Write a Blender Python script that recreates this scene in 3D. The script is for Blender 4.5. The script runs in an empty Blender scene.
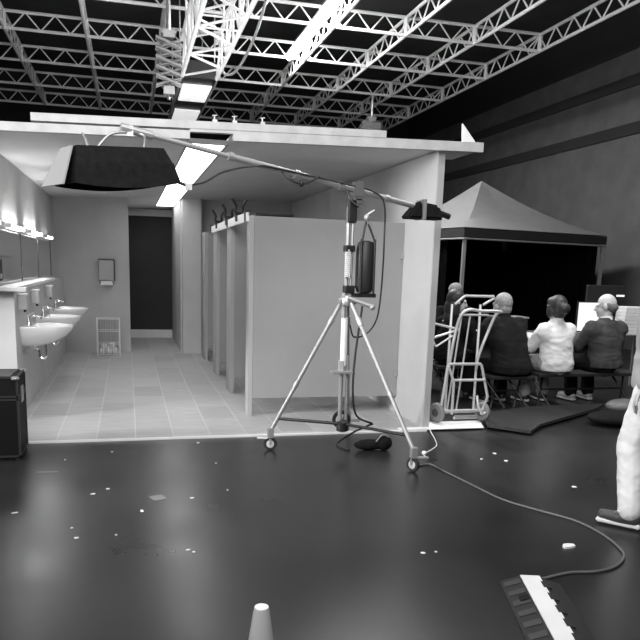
import bpy, bmesh, math, random
from mathutils import Vector as V, Matrix, Quaternion, noise
random.seed(7)
scn = bpy.context.scene
COL = scn.collection
PI = math.pi

# ------------------------------------------------------------------ materials
MATS = {}
def mat(name, v, rough=.6, metal=0., var=.0, scale=8., bump=0., emit=0., spec=.5, alpha=1.):
    if name in MATS: return MATS[name]
    m = bpy.data.materials.new(name); m.use_nodes = True
    nt = m.node_tree; b = nt.nodes['Principled BSDF']
    b.inputs['Roughness'].default_value = rough
    b.inputs['Metallic'].default_value = metal
    b.inputs['Specular IOR Level'].default_value = spec
    b.inputs['Base Color'].default_value = (v, v, v, 1)
    if alpha < 1: b.inputs['Alpha'].default_value = alpha
    if emit:
        b.inputs['Emission Color'].default_value = (1, 1, 1, 1)
        b.inputs['Emission Strength'].default_value = emit
    if var or bump:
        tc = nt.nodes.new('ShaderNodeTexCoord')
        n = nt.nodes.new('ShaderNodeTexNoise'); n.inputs['Scale'].default_value = scale
        n.inputs['Detail'].default_value = 6
        nt.links.new(tc.outputs['Object'], n.inputs['Vector'])
        if var:
            r = nt.nodes.new('ShaderNodeMapRange')
            r.inputs['From Min'].default_value = .3; r.inputs['From Max'].default_value = .7
            r.inputs['To Min'].default_value = v*(1-var); r.inputs['To Max'].default_value = v*(1+var)
            nt.links.new(n.outputs['Fac'], r.inputs['Value'])
            nt.links.new(r.outputs['Result'], b.inputs['Base Color'])
        if bump:
            bp = nt.nodes.new('ShaderNodeBump'); bp.inputs['Strength'].default_value = bump
            bp.inputs['Distance'].default_value = .02
            nt.links.new(n.outputs['Fac'], bp.inputs['Height'])
            nt.links.new(bp.outputs['Normal'], b.inputs['Normal'])
    MATS[name] = m
    return m

def tile_mat():
    m = bpy.data.materials.new('vinyl_tile'); m.use_nodes = True
    nt = m.node_tree; b = nt.nodes['Principled BSDF']
    tc = nt.nodes.new('ShaderNodeTexCoord')
    br = nt.nodes.new('ShaderNodeTexBrick')
    br.offset_frequency = 2; br.offset = 0.5; br.squash = 1
    br.inputs['Scale'].default_value = 1
    br.inputs['Brick Width'].default_value = .64
    br.inputs['Row Height'].default_value = .32
    br.inputs['Mortar Size'].default_value = .006
    br.inputs['Color1'].default_value = (.38, .38, .38, 1)
    br.inputs['Color2'].default_value = (.47, .47, .47, 1)
    br.inputs['Mortar'].default_value = (.54, .54, .54, 1)
    rot = nt.nodes.new('ShaderNodeMapping'); rot.inputs['Rotation'].default_value = (0, 0, PI/2)
    nt.links.new(tc.outputs['Object'], rot.inputs['Vector'])
    nt.links.new(rot.outputs['Vector'], br.inputs['Vector'])
    n = nt.nodes.new('ShaderNodeTexNoise'); n.inputs['Scale'].default_value = 9; n.inputs['Detail'].default_value = 5
    mp = nt.nodes.new('ShaderNodeMapping'); mp.inputs['Scale'].default_value = (.5, 3, 1)
    nt.links.new(tc.outputs['Object'], mp.inputs['Vector']); nt.links.new(mp.outputs['Vector'], n.inputs['Vector'])
    r = nt.nodes.new('ShaderNodeMapRange'); r.inputs['To Min'].default_value = .75; r.inputs['To Max'].default_value = 1.25
    nt.links.new(n.outputs['Fac'], r.inputs['Value'])
    mx = nt.nodes.new('ShaderNodeMix'); mx.data_type = 'RGBA'; mx.blend_type = 'MULTIPLY'; mx.inputs[0].default_value = 1
    nt.links.new(br.outputs['Color'], mx.inputs[6]); nt.links.new(r.outputs['Result'], mx.inputs[7])
    nt.links.new(mx.outputs[2], b.inputs['Base Color'])
    b.inputs['Roughness'].default_value = .45
    return m

def studio_floor_mat():
    m = bpy.data.materials.new('studio_floor_paint'); m.use_nodes = True
    nt = m.node_tree; b = nt.nodes['Principled BSDF']
    tc = nt.nodes.new('ShaderNodeTexCoord')
    n = nt.nodes.new('ShaderNodeTexNoise'); n.inputs['Scale'].default_value = 1.6; n.inputs['Detail'].default_value = 8
    nt.links.new(tc.outputs['Object'], n.inputs['Vector'])
    r = nt.nodes.new('ShaderNodeMapRange'); r.inputs['From Min'].default_value = .3; r.inputs['From Max'].default_value = .7
    r.inputs['To Min'].default_value = .013; r.inputs['To Max'].default_value = .021
    nt.links.new(n.outputs['Fac'], r.inputs['Value'])
    nt.links.new(r.outputs['Result'], b.inputs['Base Color'])
    r2 = nt.nodes.new('ShaderNodeMapRange'); r2.inputs['From Min'].default_value = .3; r2.inputs['From Max'].default_value = .7
    r2.inputs['To Min'].default_value = .27; r2.inputs['To Max'].default_value = .36
    nt.links.new(n.outputs['Fac'], r2.inputs['Value']); nt.links.new(r2.outputs['Result'], b.inputs['Roughness'])
    n2 = nt.nodes.new('ShaderNodeTexNoise'); n2.inputs['Scale'].default_value = 140
    nt.links.new(tc.outputs['Object'], n2.inputs['Vector'])
    bp = nt.nodes.new('ShaderNodeBump'); bp.inputs['Strength'].default_value = .06; bp.inputs['Distance'].default_value = .003
    nt.links.new(n2.outputs['Fac'], bp.inputs['Height']); nt.links.new(bp.outputs['Normal'], b.inputs['Normal'])
    return m

WALLP = mat('set_wall_paint', .52, .75, var=.05, scale=3)
ENDW = mat('pale_wall_edge', .50, .7, var=.05, scale=5)
CEILP = mat('set_ceiling_paint', .62, .8, var=.04, scale=3)
PART = mat('partition_laminate', .30, .5, var=.03, scale=4)
PILA = mat('pilaster_laminate', .38, .5, var=.03, scale=4)
WHITE = mat('white_paint', .80, .55, var=.05, scale=6)
PINE = mat('pale_timber', .42, .6, var=.12, scale=10)
CERAM = mat('ceramic', .85, .12)
CHROME = mat('chrome', .75, .18, 1.)
STEEL = mat('brushed_steel', .45, .42, .7, var=.1, scale=20)
ALU = mat('aluminium_tube', .38, .45, .5)
TALU = mat('bright_aluminium_tube', .66, .42, .35)
GRID = mat('painted_truss', .82, .5, .0, var=.06, scale=5)
BLACK = mat('black_plastic', .018, .5)
BLACKM = mat('black_metal', .02, .4, .3)
RUBBER = mat('black_rubber', .016, .75, bump=.2, scale=60)
CLOTHB = mat('black_cloth', .008, .95, spec=.15, var=.3, scale=25, bump=.25)
DRAPE = mat('black_drape', .006, 1., var=.2, scale=20, spec=.1)
DARKW = mat('dark_studio_wall', .085, .9, var=.18, scale=2.2, bump=.1)
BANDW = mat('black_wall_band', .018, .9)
ROOFM = mat('dark_roof_deck', .05, .9, var=.2, scale=1.5)
PAPER = mat('paper', .85, .8, var=.05, scale=30)
GREYP = mat('grey_plastic', .22, .4)
LGREYP = mat('light_grey_plastic', .55, .45)
SKIN = mat('skin', .50, .5)
CANVAS = mat('tent_canvas', .17, .8, var=.06, scale=6)
LAMP = mat('lamp_tube', .9, .5, emit=14)
VANL = mat('vanity_tube', .9, .5, emit=38)
PANEL = mat('ceiling_diffuser', .9, .5, emit=4.2)
BOXL = mat('hanging_diffuser', .85, .5, emit=.55)
SCREEN = mat('lit_screen', .8, .4, emit=.5)

# ------------------------------------------------------------------ mesh helpers
def frame(d):
    d = d.normalized()
    a = V((0, 0, 1)) if abs(d.z) < .9 else V((1, 0, 0))
    u = d.cross(a).normalized(); return u, d.cross(u).normalized()
def box(bm, x0, x1, y0, y1, z0, z1, M=None, bev=0.):
    r = bmesh.ops.create_cube(bm, size=1)
    vs = r['verts']
    for v in vs:
        v.co = V((x0+(v.co.x+.5)*(x1-x0), y0+(v.co.y+.5)*(y1-y0), z0+(v.co.z+.5)*(z1-z0)))
    if bev:
        es = list({e for v in vs for e in v.link_edges})
        rr = bmesh.ops.bevel(bm, geom=es, offset=bev, segments=2, affect='EDGES', profile=.6)
        vs = list({v for f in rr['faces'] for v in f.verts} | {v for v in vs if v.is_valid})
        if M:
            seen = set(); st = list(vs)
            for v in st:
                if v in seen: continue
                seen.add(v)
                for e in v.link_edges:
                    w = e.other_vert(v)
                    if w not in seen: st.append(w)
            vs = list(seen)
    if M:
        for v in vs: v.co = M @ v.co
def tube(bm, p0, p1, r0, r1=None, n=8, cap=True):
    p0 = V(p0); p1 = V(p1); r1 = r0 if r1 is None else r1
    u, w = frame(p1-p0); A = []; B = []
    for i in range(n):
        a = 2*PI*i/n; o = u*math.cos(a)+w*math.sin(a)
        A.append(bm.verts.new(p0+o*r0)); B.append(bm.verts.new(p1+o*r1))
    for i in range(n):
        j = (i+1) % n; bm.faces.new((A[i], B[i], B[j], A[j]))
    if cap: bm.faces.new(A); bm.faces.new(B[::-1])
def path(bm, pts, r, n=8):
    pts = [V(p) for p in pts]; rings = []
    u = None
    for i, p in enumerate(pts):
        d = (pts[min(i+1, len(pts)-1)]-pts[max(i-1, 0)])
        if d.length < 1e-9: d = V((0, 0, 1))
        d.normalize()
        if u is None: u, w = frame(d)
        else:
            u = (u-d*u.dot(d))
            if u.length < 1e-6: u, w = frame(d)
            u.normalize(); w = d.cross(u)
        rings.append([bm.verts.new(p+(u*math.cos(2*PI*k/n)+w*math.sin(2*PI*k/n))*r) for k in range(n)])
    for a, b in zip(rings, rings[1:]):
        for k in range(n):
            j = (k+1) % n; bm.faces.new((a[k], a[j], b[j], b[k]))
    bm.faces.new(rings[0][::-1]); bm.faces.new(rings[-1])
def smooth_pts(pts, k=6):
    pts = [V(p) for p in pts]; out = []
    for i in range(len(pts)-1):
        p0 = pts[max(i-1, 0)]; p1 = pts[i]; p2 = pts[i+1]; p3 = pts[min(i+2, len(pts)-1)]
        for j in range(k):
            t = j/k
            out.append(.5*((2*p1)+(p2-p0)*t+(2*p0-5*p1+4*p2-p3)*t*t+(3*p1-p0-3*p2+p3)*t**3))
    out.append(pts[-1]); return out
def lathe(bm, prof, c, n=20, axis=None, cap=True):
    c = V(c); ax = V((0, 0, 1)) if axis is None else V(axis).normalized()
    u, w = frame(ax); R = []
    for r, z in prof:
        R.append([bm.verts.new(c+ax*z+(u*math.cos(2*PI*k/n)+w*math.sin(2*PI*k/n))*max(r, 1e-4)) for k in range(n)])
    for a, b in zip(R, R[1:]):
        for k in range(n):
            j = (k+1) % n; bm.faces.new((a[k], a[j], b[j], b[k]))
    if cap: bm.faces.new(R[0][::-1]); bm.faces.new(R[-1])
def ell(bm, c, rx, ry, rz, M=None, n=14):
    r = bmesh.ops.create_uvsphere(bm, u_segments=n, v_segments=max(6, n*2//3), radius=1)
    for v in r['verts']:
        p = V((v.co.x*rx, v.co.y*ry, v.co.z*rz))
        if M: p = M @ p
        v.co = p+V(c)
def caps(bm, p0, p1, r0, r1, n=12):
    p0 = V(p0); p1 = V(p1)
    tube(bm, p0, p1, r0, r1, n)
    ell(bm, p0, r0, r0, r0, n=n); ell(bm, p1, r1, r1, r1, n=n)
def prism(bm, poly, z0, z1, f=None):
    A = [bm.verts.new((x, y, z0)) for x, y in poly]; B = [bm.verts.new((x, y, z1)) for x, y in poly]
    bm.faces.new(A[::-1]); bm.faces.new(B)
    n = len(poly)
    for i in range(n):
        j = (i+1) % n; bm.faces.new((A[i], A[j], B[j], B[i]))
def hexa(bm, lo, hi):
    A = [bm.verts.new(p) for p in lo]; B = [bm.verts.new(p) for p in hi]; n = len(lo)
    bm.faces.new(A[::-1]); bm.faces.new(B)
    for i in range(n):
        j = (i+1) % n; bm.faces.new((A[i], A[j], B[j], B[i]))

def folds(bm, amp, sc=(7, 7, 13)):
    """soft cloth creases"""
    bm.normal_update(); mv = []
    for v in bm.verts:
        p = V((v.co.x*sc[0], v.co.y*sc[1], v.co.z*sc[2]))
        q = noise.noise(p); r = 1-abs(noise.noise(p*1.3+V((5, 3, 1))))*2
        mv.append(v.normal*(q*.7+r*.5)*amp)
    for v, d in zip(bm.verts, mv): v.co += d
    return bm
def BM(fn=None, *a, **k):
    bm = bmesh.new()
    if fn: fn(bm, *a, **k)
    return bm
def root_of(o):
    while o.parent: o = o.parent
    return o
def obj(name, bm, m, parent=None, smooth=False, base=None, label=None):
    """link one mesh; vertices come in world coordinates"""
    bmesh.ops.recalc_face_normals(bm, faces=bm.faces)
    me = bpy.data.meshes.new(name)
    if parent: off = root_of(parent).location.copy()
    else:
        xs = [v.co.x for v in bm.verts]; ys = [v.co.y for v in bm.verts]; zs = [v.co.z for v in bm.verts]
        off = V(base) if base else V(((min(xs)+max(xs))/2, (min(ys)+max(ys))/2, min(zs)))
    bm.to_mesh(me); bm.free()
    me.transform(Matrix.Translation(-off))
    if smooth:
        me.polygons.foreach_set('use_smooth', [True]*len(me.polygons))
        try: me.set_sharp_from_angle(angle=math.radians(40))
        except Exception: pass
    if m: me.materials.append(m)
    o = bpy.data.objects.new(name, me); COL.objects.link(o)
    if parent: o.parent = parent
    else: o.location = off
    if label: o['label'] = label
    return o
def pieces(name, bm, m, parent, smooth=False):
    """each loose piece of bm becomes a part of its own, all of one name"""
    bm.verts.ensure_lookup_table(); seen = set(); groups = []
    for v in bm.verts:
        if v in seen: continue
        st = [v]; seen.add(v); g = []
        while st:
            a = st.pop(); g.append(a)
            for e in a.link_edges:
                b = e.other_vert(a)
                if b not in seen: seen.add(b); st.append(b)
        groups.append(g)
    out = []
    for g in groups:
        b = bmesh.new(); mp = {v: b.verts.new(v.co) for v in g}
        fs = {f for v in g for f in v.link_faces}
        for f in fs: b.faces.new([mp[v] for v in f.verts])
        out.append(obj(name, b, m, parent, smooth))
    bm.free(); return out
def tag(o, label, cat, group=None, kind=None):
    o['label'] = label; o['category'] = cat
    if group: o['group'] = group
    if kind: o['kind'] = kind
    return o
def thing(name, loc, label, cat, group=None):
    o = bpy.data.objects.new(name, None); COL.objects.link(o); o.location = loc
    o.empty_display_size = .1
    return tag(o, label, cat, group)
def struct(name, bm, m, parent=None, label=None, cat=None, smooth=False):
    o = obj(name, bm, m, parent, smooth)
    if not parent:
        o['kind'] = 'structure'
        o['label'] = label; o['category'] = cat
    return o
def remesh(bm, vox, sm=6):
    """union of overlapping closed shapes into one continuous skin"""
    me = bpy.data.meshes.new('t'); bmesh.ops.recalc_face_normals(bm, faces=bm.faces); bm.to_mesh(me); bm.free()
    o = bpy.data.objects.new('t', me); COL.objects.link(o)
    r = o.modifiers.new('r', 'REMESH'); r.mode = 'VOXEL'; r.voxel_size = vox
    s = o.modifiers.new('s', 'SMOOTH'); s.iterations = sm; s.factor = .5
    dg = bpy.context.evaluated_depsgraph_get(); dg.update()
    e = o.evaluated_get(dg); m2 = bpy.data.meshes.new_from_object(e)
    b = bmesh.new(); b.from_mesh(m2)
    bpy.data.objects.remove(o); bpy.data.meshes.remove(me); bpy.data.meshes.remove(m2)
    return b
def dup(o, dloc, label=None, group=None):
    def cp(s, par):
        c = s.copy(); COL.objects.link(c)
        if par: c.parent = par
        for ch in list(s.children): cp(ch, c)
        return c
    kids = list(o.children)
    r = o.copy(); COL.objects.link(r); r.location = V(o.location)+V(dloc)
    for k in kids: cp(k, r)
    if label: r['label'] = label
    if group: r['group'] = group
    return r

# ------------------------------------------------------------------ the setting
def wslab(bm, x0, x1, y0, y1):
    hexa(bm, [(x0, y0, .0005), (x1, y0, .0005), (x1, y1, .0005), (x0, y1, .0005)], [(x0, y0, cz(x0)-.001), (x1, y0, cz(x1)-.001), (x1, y1, cz(x1)-.001), (x0, y1, cz(x0)-.001)])
def cz(x): return 2.478+.028*x          # underside of the set ceiling (it rises a little to the right)
struct('floor', BM(box, -9, 12, -8, 26, -.1, 0), studio_floor_mat(), label='dark scuffed glossy studio floor in front of the set', cat='floor')
bm = bmesh.new()
prism(bm, [(-1.35, 6.14), (2.70, 6.14), (2.70, 12.25), (.84, 12.25), (.84, 14.6), (.02, 14.6), (.02, 12.25), (-1.0, 12.25), (-1.0, 6.98), (-1.35, 6.98)], 0.0005, .012)
struct('floor_bathroom', bm, tile_mat(), label='grey mottled vinyl tile floor inside the bathroom set', cat='floor')
struct('trim_1', BM(box, -1.35, 2.70, 6.10, 6.14, 0.0005, .016), WHITE, label='white edging strip along the front of the bathroom floor', cat='floor edging')
# left: half wall carrying the basins, upper wall with mirrors
bm = bmesh.new(); box(bm, -1.35, -1.0, 7.0, 12.25, 0.0005, 1.20)
struct('wall_vanity', bm, WALLP, label='grey half-height boxed wall that carries the wash basins', cat='wall')
bm = bmesh.new(); box(bm, -1.25, -1.13, 6.17, 12.25, 1.2005, 2.44)
struct('wall_left', bm, WALLP, label='grey upper wall above the mirror line at left', cat='wall')
bm = bmesh.new(); wslab(bm, -1.13, .02, 12.25, 12.33)
struct('wall_back', bm, WALLP, label='grey back wall with the paper towel dispenser', cat='wall')
bm = bmesh.new(); wslab(bm, .84, 2.70, 12.25, 12.33)
struct('wall_back_right', bm, WALLP, label='grey back wall behind the toilet stalls', cat='wall')
bm = bmesh.new(); wslab(bm, -.06, .02, 12.33, 14.68)
struct('wall_passage_left', bm, WALLP, label='left wall of the short passage in the back wall', cat='wall')
bm = bmesh.new(); wslab(bm, .84, .92, 12.33, 14.68)
struct('wall_passage_right', bm, WALLP, label='right wall of the short passage in the back wall', cat='wall')
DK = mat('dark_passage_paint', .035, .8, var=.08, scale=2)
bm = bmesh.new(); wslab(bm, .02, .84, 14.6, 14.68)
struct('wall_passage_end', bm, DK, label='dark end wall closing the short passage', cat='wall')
struct('trim_6', BM(box, .021, .839, 14.5, 14.599, 2.35, 2.476), WALLP, label='pale lintel above the dark end wall of the passage', cat='trim')
struct('baseboard_passage', BM(box, .03, .83, 14.575, 14.6, .0125, .17), WHITE, label='white baseboard at the foot of the dark passage wall', cat='baseboard')
bm = bmesh.new(); wslab(bm, .86, 1.16, 12.0, 12.249)
struct('wall_pier', bm, WALLP, label='grey pier beside the passage opening', cat='wall')
# right wall (front end is the pale cut edge)
bm = bmesh.new(); box(bm, 2.70, 2.76, 6.22, 12.33, 0.0005, 2.545)
struct('wall_right', bm, mat('right_wall_paint', .45, .7, var=.05, scale=3), label='tall pale side wall of the set at right', cat='wall')
struct('trim_2', BM(box, 2.70, 2.76, 6.195, 6.22, 0.0005, 2.545), mat('edge_grey', .36, .7), label='grey end edge of the right side wall', cat='trim')
# ceiling with a slot for the light strip
def cslab(bm, x0, x1, y0, y1, t=.05):
    lo = [(x0, y0, cz(x0)), (x1, y0, cz(x1)), (x1, y1, cz(x1)), (x0, y1, cz(x0))]
    hexa(bm, lo, [(a, b, c+t) for a, b, c in lo])
SX0, SX1 = .50, .85
bm = bmesh.new()
cslab(bm, -1.5, SX0, 6.16, 12.4); cslab(bm, SX1, 2.85, 6.16, 12.4); cslab(bm, SX0, SX1, 13.9, 14.7)
cslab(bm, -.1, SX0, 12.4, 14.7); cslab(bm, SX1, 1.0, 12.4, 14.7)
struct('ceiling', bm, CEILP, label='grey plywood ceiling of the bathroom set', cat='ceiling')
# fascia boards along the front of the ceiling
def fascia(bm, x0, x1, za, zb, y0=6.10, y1=6.16):
    lo = [(x0, y0, cz(x0)+za), (x1, y0, cz(x1)+za), (x1, y1, cz(x1)+za), (x0, y1, cz(x0)+za)]
    hexa(bm, lo, [(a, b, c-za+zb) for a, b, c in lo])
o = thing('fascia_board', (.8, 6.13, 2.49), 'long pale timber header board along the front edge of the set ceiling', 'board')
bm = bmesh.new(); fascia(bm, -1.6, SX0, -.02, .045); fascia(bm, SX1, 3.08, -.02, .06); fascia(bm, SX0, SX1, .035, .06)
pieces('lower_board', bm, PINE, o)
bm = bmesh.new(); fascia(bm, -.69, 2.16, .06, .118, 6.095, 6.16); obj('upper_board', bm, PINE, o)
bm = bmesh.new()
z = cz(2.9)+.06
hexa(bm, [(2.875, 6.10, z), (3.00, 6.10, z), (2.865, 6.10, z+.15)], [(2.875, 6.125, z), (3.00, 6.125, z), (2.865, 6.125, z+.15)])
obj('corner_gusset', bm, WHITE, o)
bm = bmesh.new(); fascia(bm, 2.86, 3.08, 0, .05, 6.16, 6.75); obj('overhang_board', bm, CEILP, o)
bm = bmesh.new(); hexa(bm, [(2.765, 7.0, 2.40), (3.12, 7.0, 2.475), (3.12, 7.06, 2.475), (2.765, 7.06, 2.40)],
                       [(2.765, 7.0, 2.45), (3.12, 7.0, 2.51), (3.12, 7.06, 2.51), (2.765, 7.06, 2.45)])
tag(obj('batten', bm, WHITE), 'short white timber batten sticking out from the outside of the right set wall', 'batten')
bm = bmesh.new(); prism(bm, [(2.44, 6.10), (3.29, 6.10), (3.40, 6.40), (2.77, 6.40), (2.77, 6.19), (2.44, 6.19)], .0165, .024)
tag(obj('floor_board', bm, WHITE), 'thin white board on the studio floor below the hand trolley', 'board')

# light strip in the ceiling slot
o = thing('ceiling_light', (.675, 9.5, 2.49), 'long bright light panel recessed in the set ceiling above the passage', 'ceiling light')
bm = bmesh.new(); hexa(bm, [(SX0+.02, 6.45, 2.50), (SX1-.02, 6.45, 2.508), (SX1-.02, 13.86, 2.508), (SX0+.02, 13.86, 2.50)],
                       [(SX0+.02, 6.45, 2.515), (SX1-.02, 6.45, 2.52), (SX1-.02, 13.86, 2.52), (SX0+.02, 13.86, 2.515)])
obj('diffuser', bm, PANEL, o)
bm = bmesh.new()
for xa in (SX0+.001, SX1-.019): box(bm, xa, xa+.018, 6.42, 13.88, 2.492, 2.53)
box(bm, SX0+.02, SX1-.02, 6.42, 6.448, 2.49, 2.53)
obj('light_frame', bm, GREYP, o)

# studio shell
bm = bmesh.new(); box(bm, 10.0, 10.2, -8, 26, 0, 7.2)
struct('wall_right_studio', bm, DARKW, label='dark plain studio wall behind the canopy tent', cat='wall')
bm = bmesh.new(); box(bm, -9, 10, 25.8, 26, 0, 7.2)
struct('wall_back_studio', bm, mat('black_studio_wall', .02, .9), label='dark far wall of the studio below the roof trusses', cat='wall')
bm = bmesh.new(); box(bm, -9.2, -9, -8, 26, 0, 7.2)
struct('wall_left_studio', bm, mat('black_studio_wall', .02, .9), label='dark studio wall out at the left', cat='wall')
bm = bmesh.new(); box(bm, -9.2, 10.2, -8, 26, 7.2, 7.3)
struct('ceiling_studio', bm, ROOFM, label='dark studio roof deck above the trusses', cat='ceiling')
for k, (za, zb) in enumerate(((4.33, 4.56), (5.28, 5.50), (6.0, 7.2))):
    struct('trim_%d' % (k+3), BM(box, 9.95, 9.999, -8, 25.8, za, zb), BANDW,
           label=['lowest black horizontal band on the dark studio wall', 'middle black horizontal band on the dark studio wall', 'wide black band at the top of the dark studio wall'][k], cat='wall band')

# ------------------------------------------------------------------ roof grid
ZB, ZT = 5.70, 6.0
LY = [13.3, 15.5, 17.8, 20.1, 22.4]
DX = [-2.15, -.68, .72, 3.64, 5.0, 6.37, 7.75]
latn = ['nearest', 'second nearest', 'middle', 'second farthest', 'farthest']
for k, y in enumerate(LY):
    o = thing('roof_truss', (2, y, ZB), '%s of the pale trusses running across the studio roof' % latn[k], 'truss', 'cross trusses of the studio roof')
    bm = bmesh.new()
    for z in (ZB, ZT): tube(bm, (-6, y, z), (7.75, y, z), .030, n=6)
    pieces('chord', bm, GRID, o, True)
    bm = bmesh.new(); n = 52; s = 13.75/n
    for i in range(n):
        a, b = (ZB, ZT) if i % 2 else (ZT, ZB)
        tube(bm, (-6+i*s, y, a), (-6+(i+1)*s, y, b), .014, n=5, cap=False)
    obj('web', bm, GRID, o, True)
dn = ['leftmost', 'second from left, above the flood lamp,', 'third from left, carrying the scissor hanger,', 'bright one beside the glowing tube light', 'second right of the glowing tube light', 'third right of the glowing tube light', 'rightmost']
dl = ['leftmost of the pale trusses running away from the camera under the roof',
      'second from left of the pale trusses running away from the camera',
      'lengthwise roof truss that carries the near scissor hanger',
      'lengthwise roof truss right beside the glowing tube light',
      'lengthwise roof truss that carries the far scissor hanger',
      'lengthwise roof truss between the rightmost truss and the far scissor hanger truss',
      'rightmost lengthwise roof truss, next to the dark studio wall']
for k, x in enumerate(DX):
    o = thing('roof_beam', (x, 14, ZB), dl[k], 'truss', 'lengthwise trusses of the studio roof')
    bm = bmesh.new()
    for z in (ZB-.001, ZT+.001): tube(bm, (x, 6, z), (x, 22.4, z), .03, n=6)
    pieces('chord', bm, GRID, o, True)
    bm = bmesh.new(); n = 58; s = 16.4/n
    for i in range(n):
        a, b = (ZB, ZT) if i % 2 else (ZT, ZB)
        tube(bm, (x, 6+i*s, a), (x, 6+(i+1)*s, b), .015, n=5, cap=False)
    obj('web', bm, GRID, o, True)
    for y in LY: obj('post', BM(tube, (x, y, ZB), (x, y, ZT), .045, n=6), GRID, o, True)
# big box truss hanging lower, two light boxes at its far end
o = thing('box_truss', (1.2, 9.5, 4.5), 'big square lattice truss hanging below the roof trusses, top centre', 'truss')
bx0, bx1, bz0, bz1, by0, by1 = .92, 1.48, 4.5, 5.05, 5.6, 12.7
bm = bmesh.new()
for x in (bx0, bx1):
    for z in (bz0, bz1): tube(bm, (x, by0, z), (x, by1, z), .034, n=8)
pieces('chord', bm, GRID, o, True)
bm = bmesh.new(); n = 11; s = (by1-by0)/n
for i in range(n):
    y = by0+i*s; e = y+s
    f = i % 2
    for x in (bx0, bx1):
        tube(bm, (x, y, bz0 if f else bz1), (x, e, bz1 if f else bz0), .018, n=5, cap=False)
    for z in (bz0, bz1):
        tube(bm, (bx0 if f else bx1, y, z), (bx1 if f else bx0, e, z), .018, n=5, cap=False)
        if f: tube(bm, (bx0, y, z), (bx1, y, z), .016, n=5, cap=False)
    for x in (bx0, bx1): tube(bm, (x, y, bz0), (x, y, bz1), .018, n=5, cap=False)
obj('lattice', bm, GRID, o, True)
bm = bmesh.new()
for x in (bx0, bx1):
    for y in (8.0, 11.8): tube(bm, (x, y, bz1), (x, y, ZB+.3), .018, n=6)
pieces('hanger_rod', bm, GRID, o, True)
for k, (ya, yb) in enumerate(((13.35, 14.6), (15.5, 16.75))):
    o = thing('hanging_light', (1.22, (ya+yb)/2, 4.5), ['nearer of two hanging light boxes with a glowing white underside', 'farther of two hanging light boxes, just above the header board'][k], 'light', 'hanging light boxes')
    bm = bmesh.new()
    box(bm, .95, 1.50, ya-.45, yb+.42, 4.53, 4.80)
    obj('housing', bm, BLACKM, o)
    obj('diffuser', BM(box, .975, 1.475, ya, yb, 4.50, 4.529), BOXL, o)
    bm = bmesh.new()
    for x in (.93, 1.52): tube(bm, (x, ya-.5, 4.56), (x, yb+.5, 4.56), .03, n=6); tube(bm, (x, ya, 4.56), (x, ya, 5.98), .012, n=5)
    pieces('side_rail', bm, STEEL, o, True)
# tube light on the grid
o = thing('tube_light', (3.62, 13.8, 5.9), 'glowing fluorescent tube light under the roof trusses', 'ceiling light')
bm = bmesh.new(); tube(bm, (3.48, 9.5, 5.93), (3.48, 16.4, 5.93), .045, n=10); obj('glowing_tube', bm, LAMP, o, True)
obj('reflector', BM(box, 3.40, 3.56, 9.5, 16.45, 5.99, 6.03), WHITE, o)
# scissor hangers
def scissor(x, y, zt, zb, w, n, label):
    o = thing('scissor_hanger', (x, y, zb), label, 'hanger', 'scissor hangers on the roof trusses')
    bm = bmesh.new(); h = (zt-zb)/n
    for i in range(n):
        a = zt-i*h; b = a-h
        for s, yy in ((1, -.05), (-1, .05)):
            tube(bm, (x-s*w/2, y+yy, a), (x+s*w/2, y+yy, b), .022, n=6)
            tube(bm, (x-s*w/2, y+yy+.16, a), (x+s*w/2, y+yy+.16, b), .018, n=6)
    obj('scissor_arms', bm, ALU, o, True)
    bm = bmesh.new(); box(bm, x-.09, x+.09, y-.06, y+.18, zt+.002, zt+.12); tube(bm, (x, y, zt+.12), (x, y, ZB-.032), .035, n=8); tube(bm, (x-.12, y, zt+.1), (x+.12, y, zt+.1), .04, n=8)
    obj('carriage', bm, STEEL, o)
    bm = bmesh.new(); tube(bm, (x, y+.05, zb), (x, y+.05, zb-.22), .03, n=8); box(bm, x-.09, x+.09, y-.02, y+.12, zb-.14, zb-.02)
    obj('lamp_spigot', bm, STEEL, o)
scissor(.72, 12.9, 5.10, 4.38, .42, 5, 'near scissor hanger folded up under the roof, left of the box truss')
scissor(5.9, 17.8, 5.05, 4.66, .45, 8, 'far scissor hanger just above the right half of the header board')
bm = bmesh.new()
path(bm, smooth_pts([(2.05, 9.0, 6.0), (2.0, 10.3, 5.5), (1.95, 11.6, 4.95), (1.75, 12.2, 4.55), (1.55, 12.3, 4.5), (1.50, 12.2, 4.75), (1.48, 12.1, 5.0)]), .022, 7)
tag(obj('hanging_cable', bm, GREYP, smooth=True), 'thick cable sagging in a loop beside the big box truss', 'cable')
for k, x in enumerate((.70, .86, 1.09)):
    o = thing('screw_clamp', (x, 6.13, cz(x)+.119), ['small screw clamp on the header board nearest the light slot', 'small screw clamp in the middle of three on the header board', 'small screw clamp farthest right on the header board'][k], 'clamp', 'screw clamps on the header board')
    z0 = cz(x)+.119
    bm = bmesh.new(); box(bm, x-.018, x+.018, 6.10, 6.15, z0, z0+.018); tube(bm, (x, 6.13, z0+.015), (x, 6.13, z0+.05), .008)
    pieces('jaw', bm, STEEL, o)
    obj('screw_handle', BM(tube, (x-.02, 6.13, z0+.05), (x+.02, 6.13, z0+.055), .005), STEEL, o)

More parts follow.
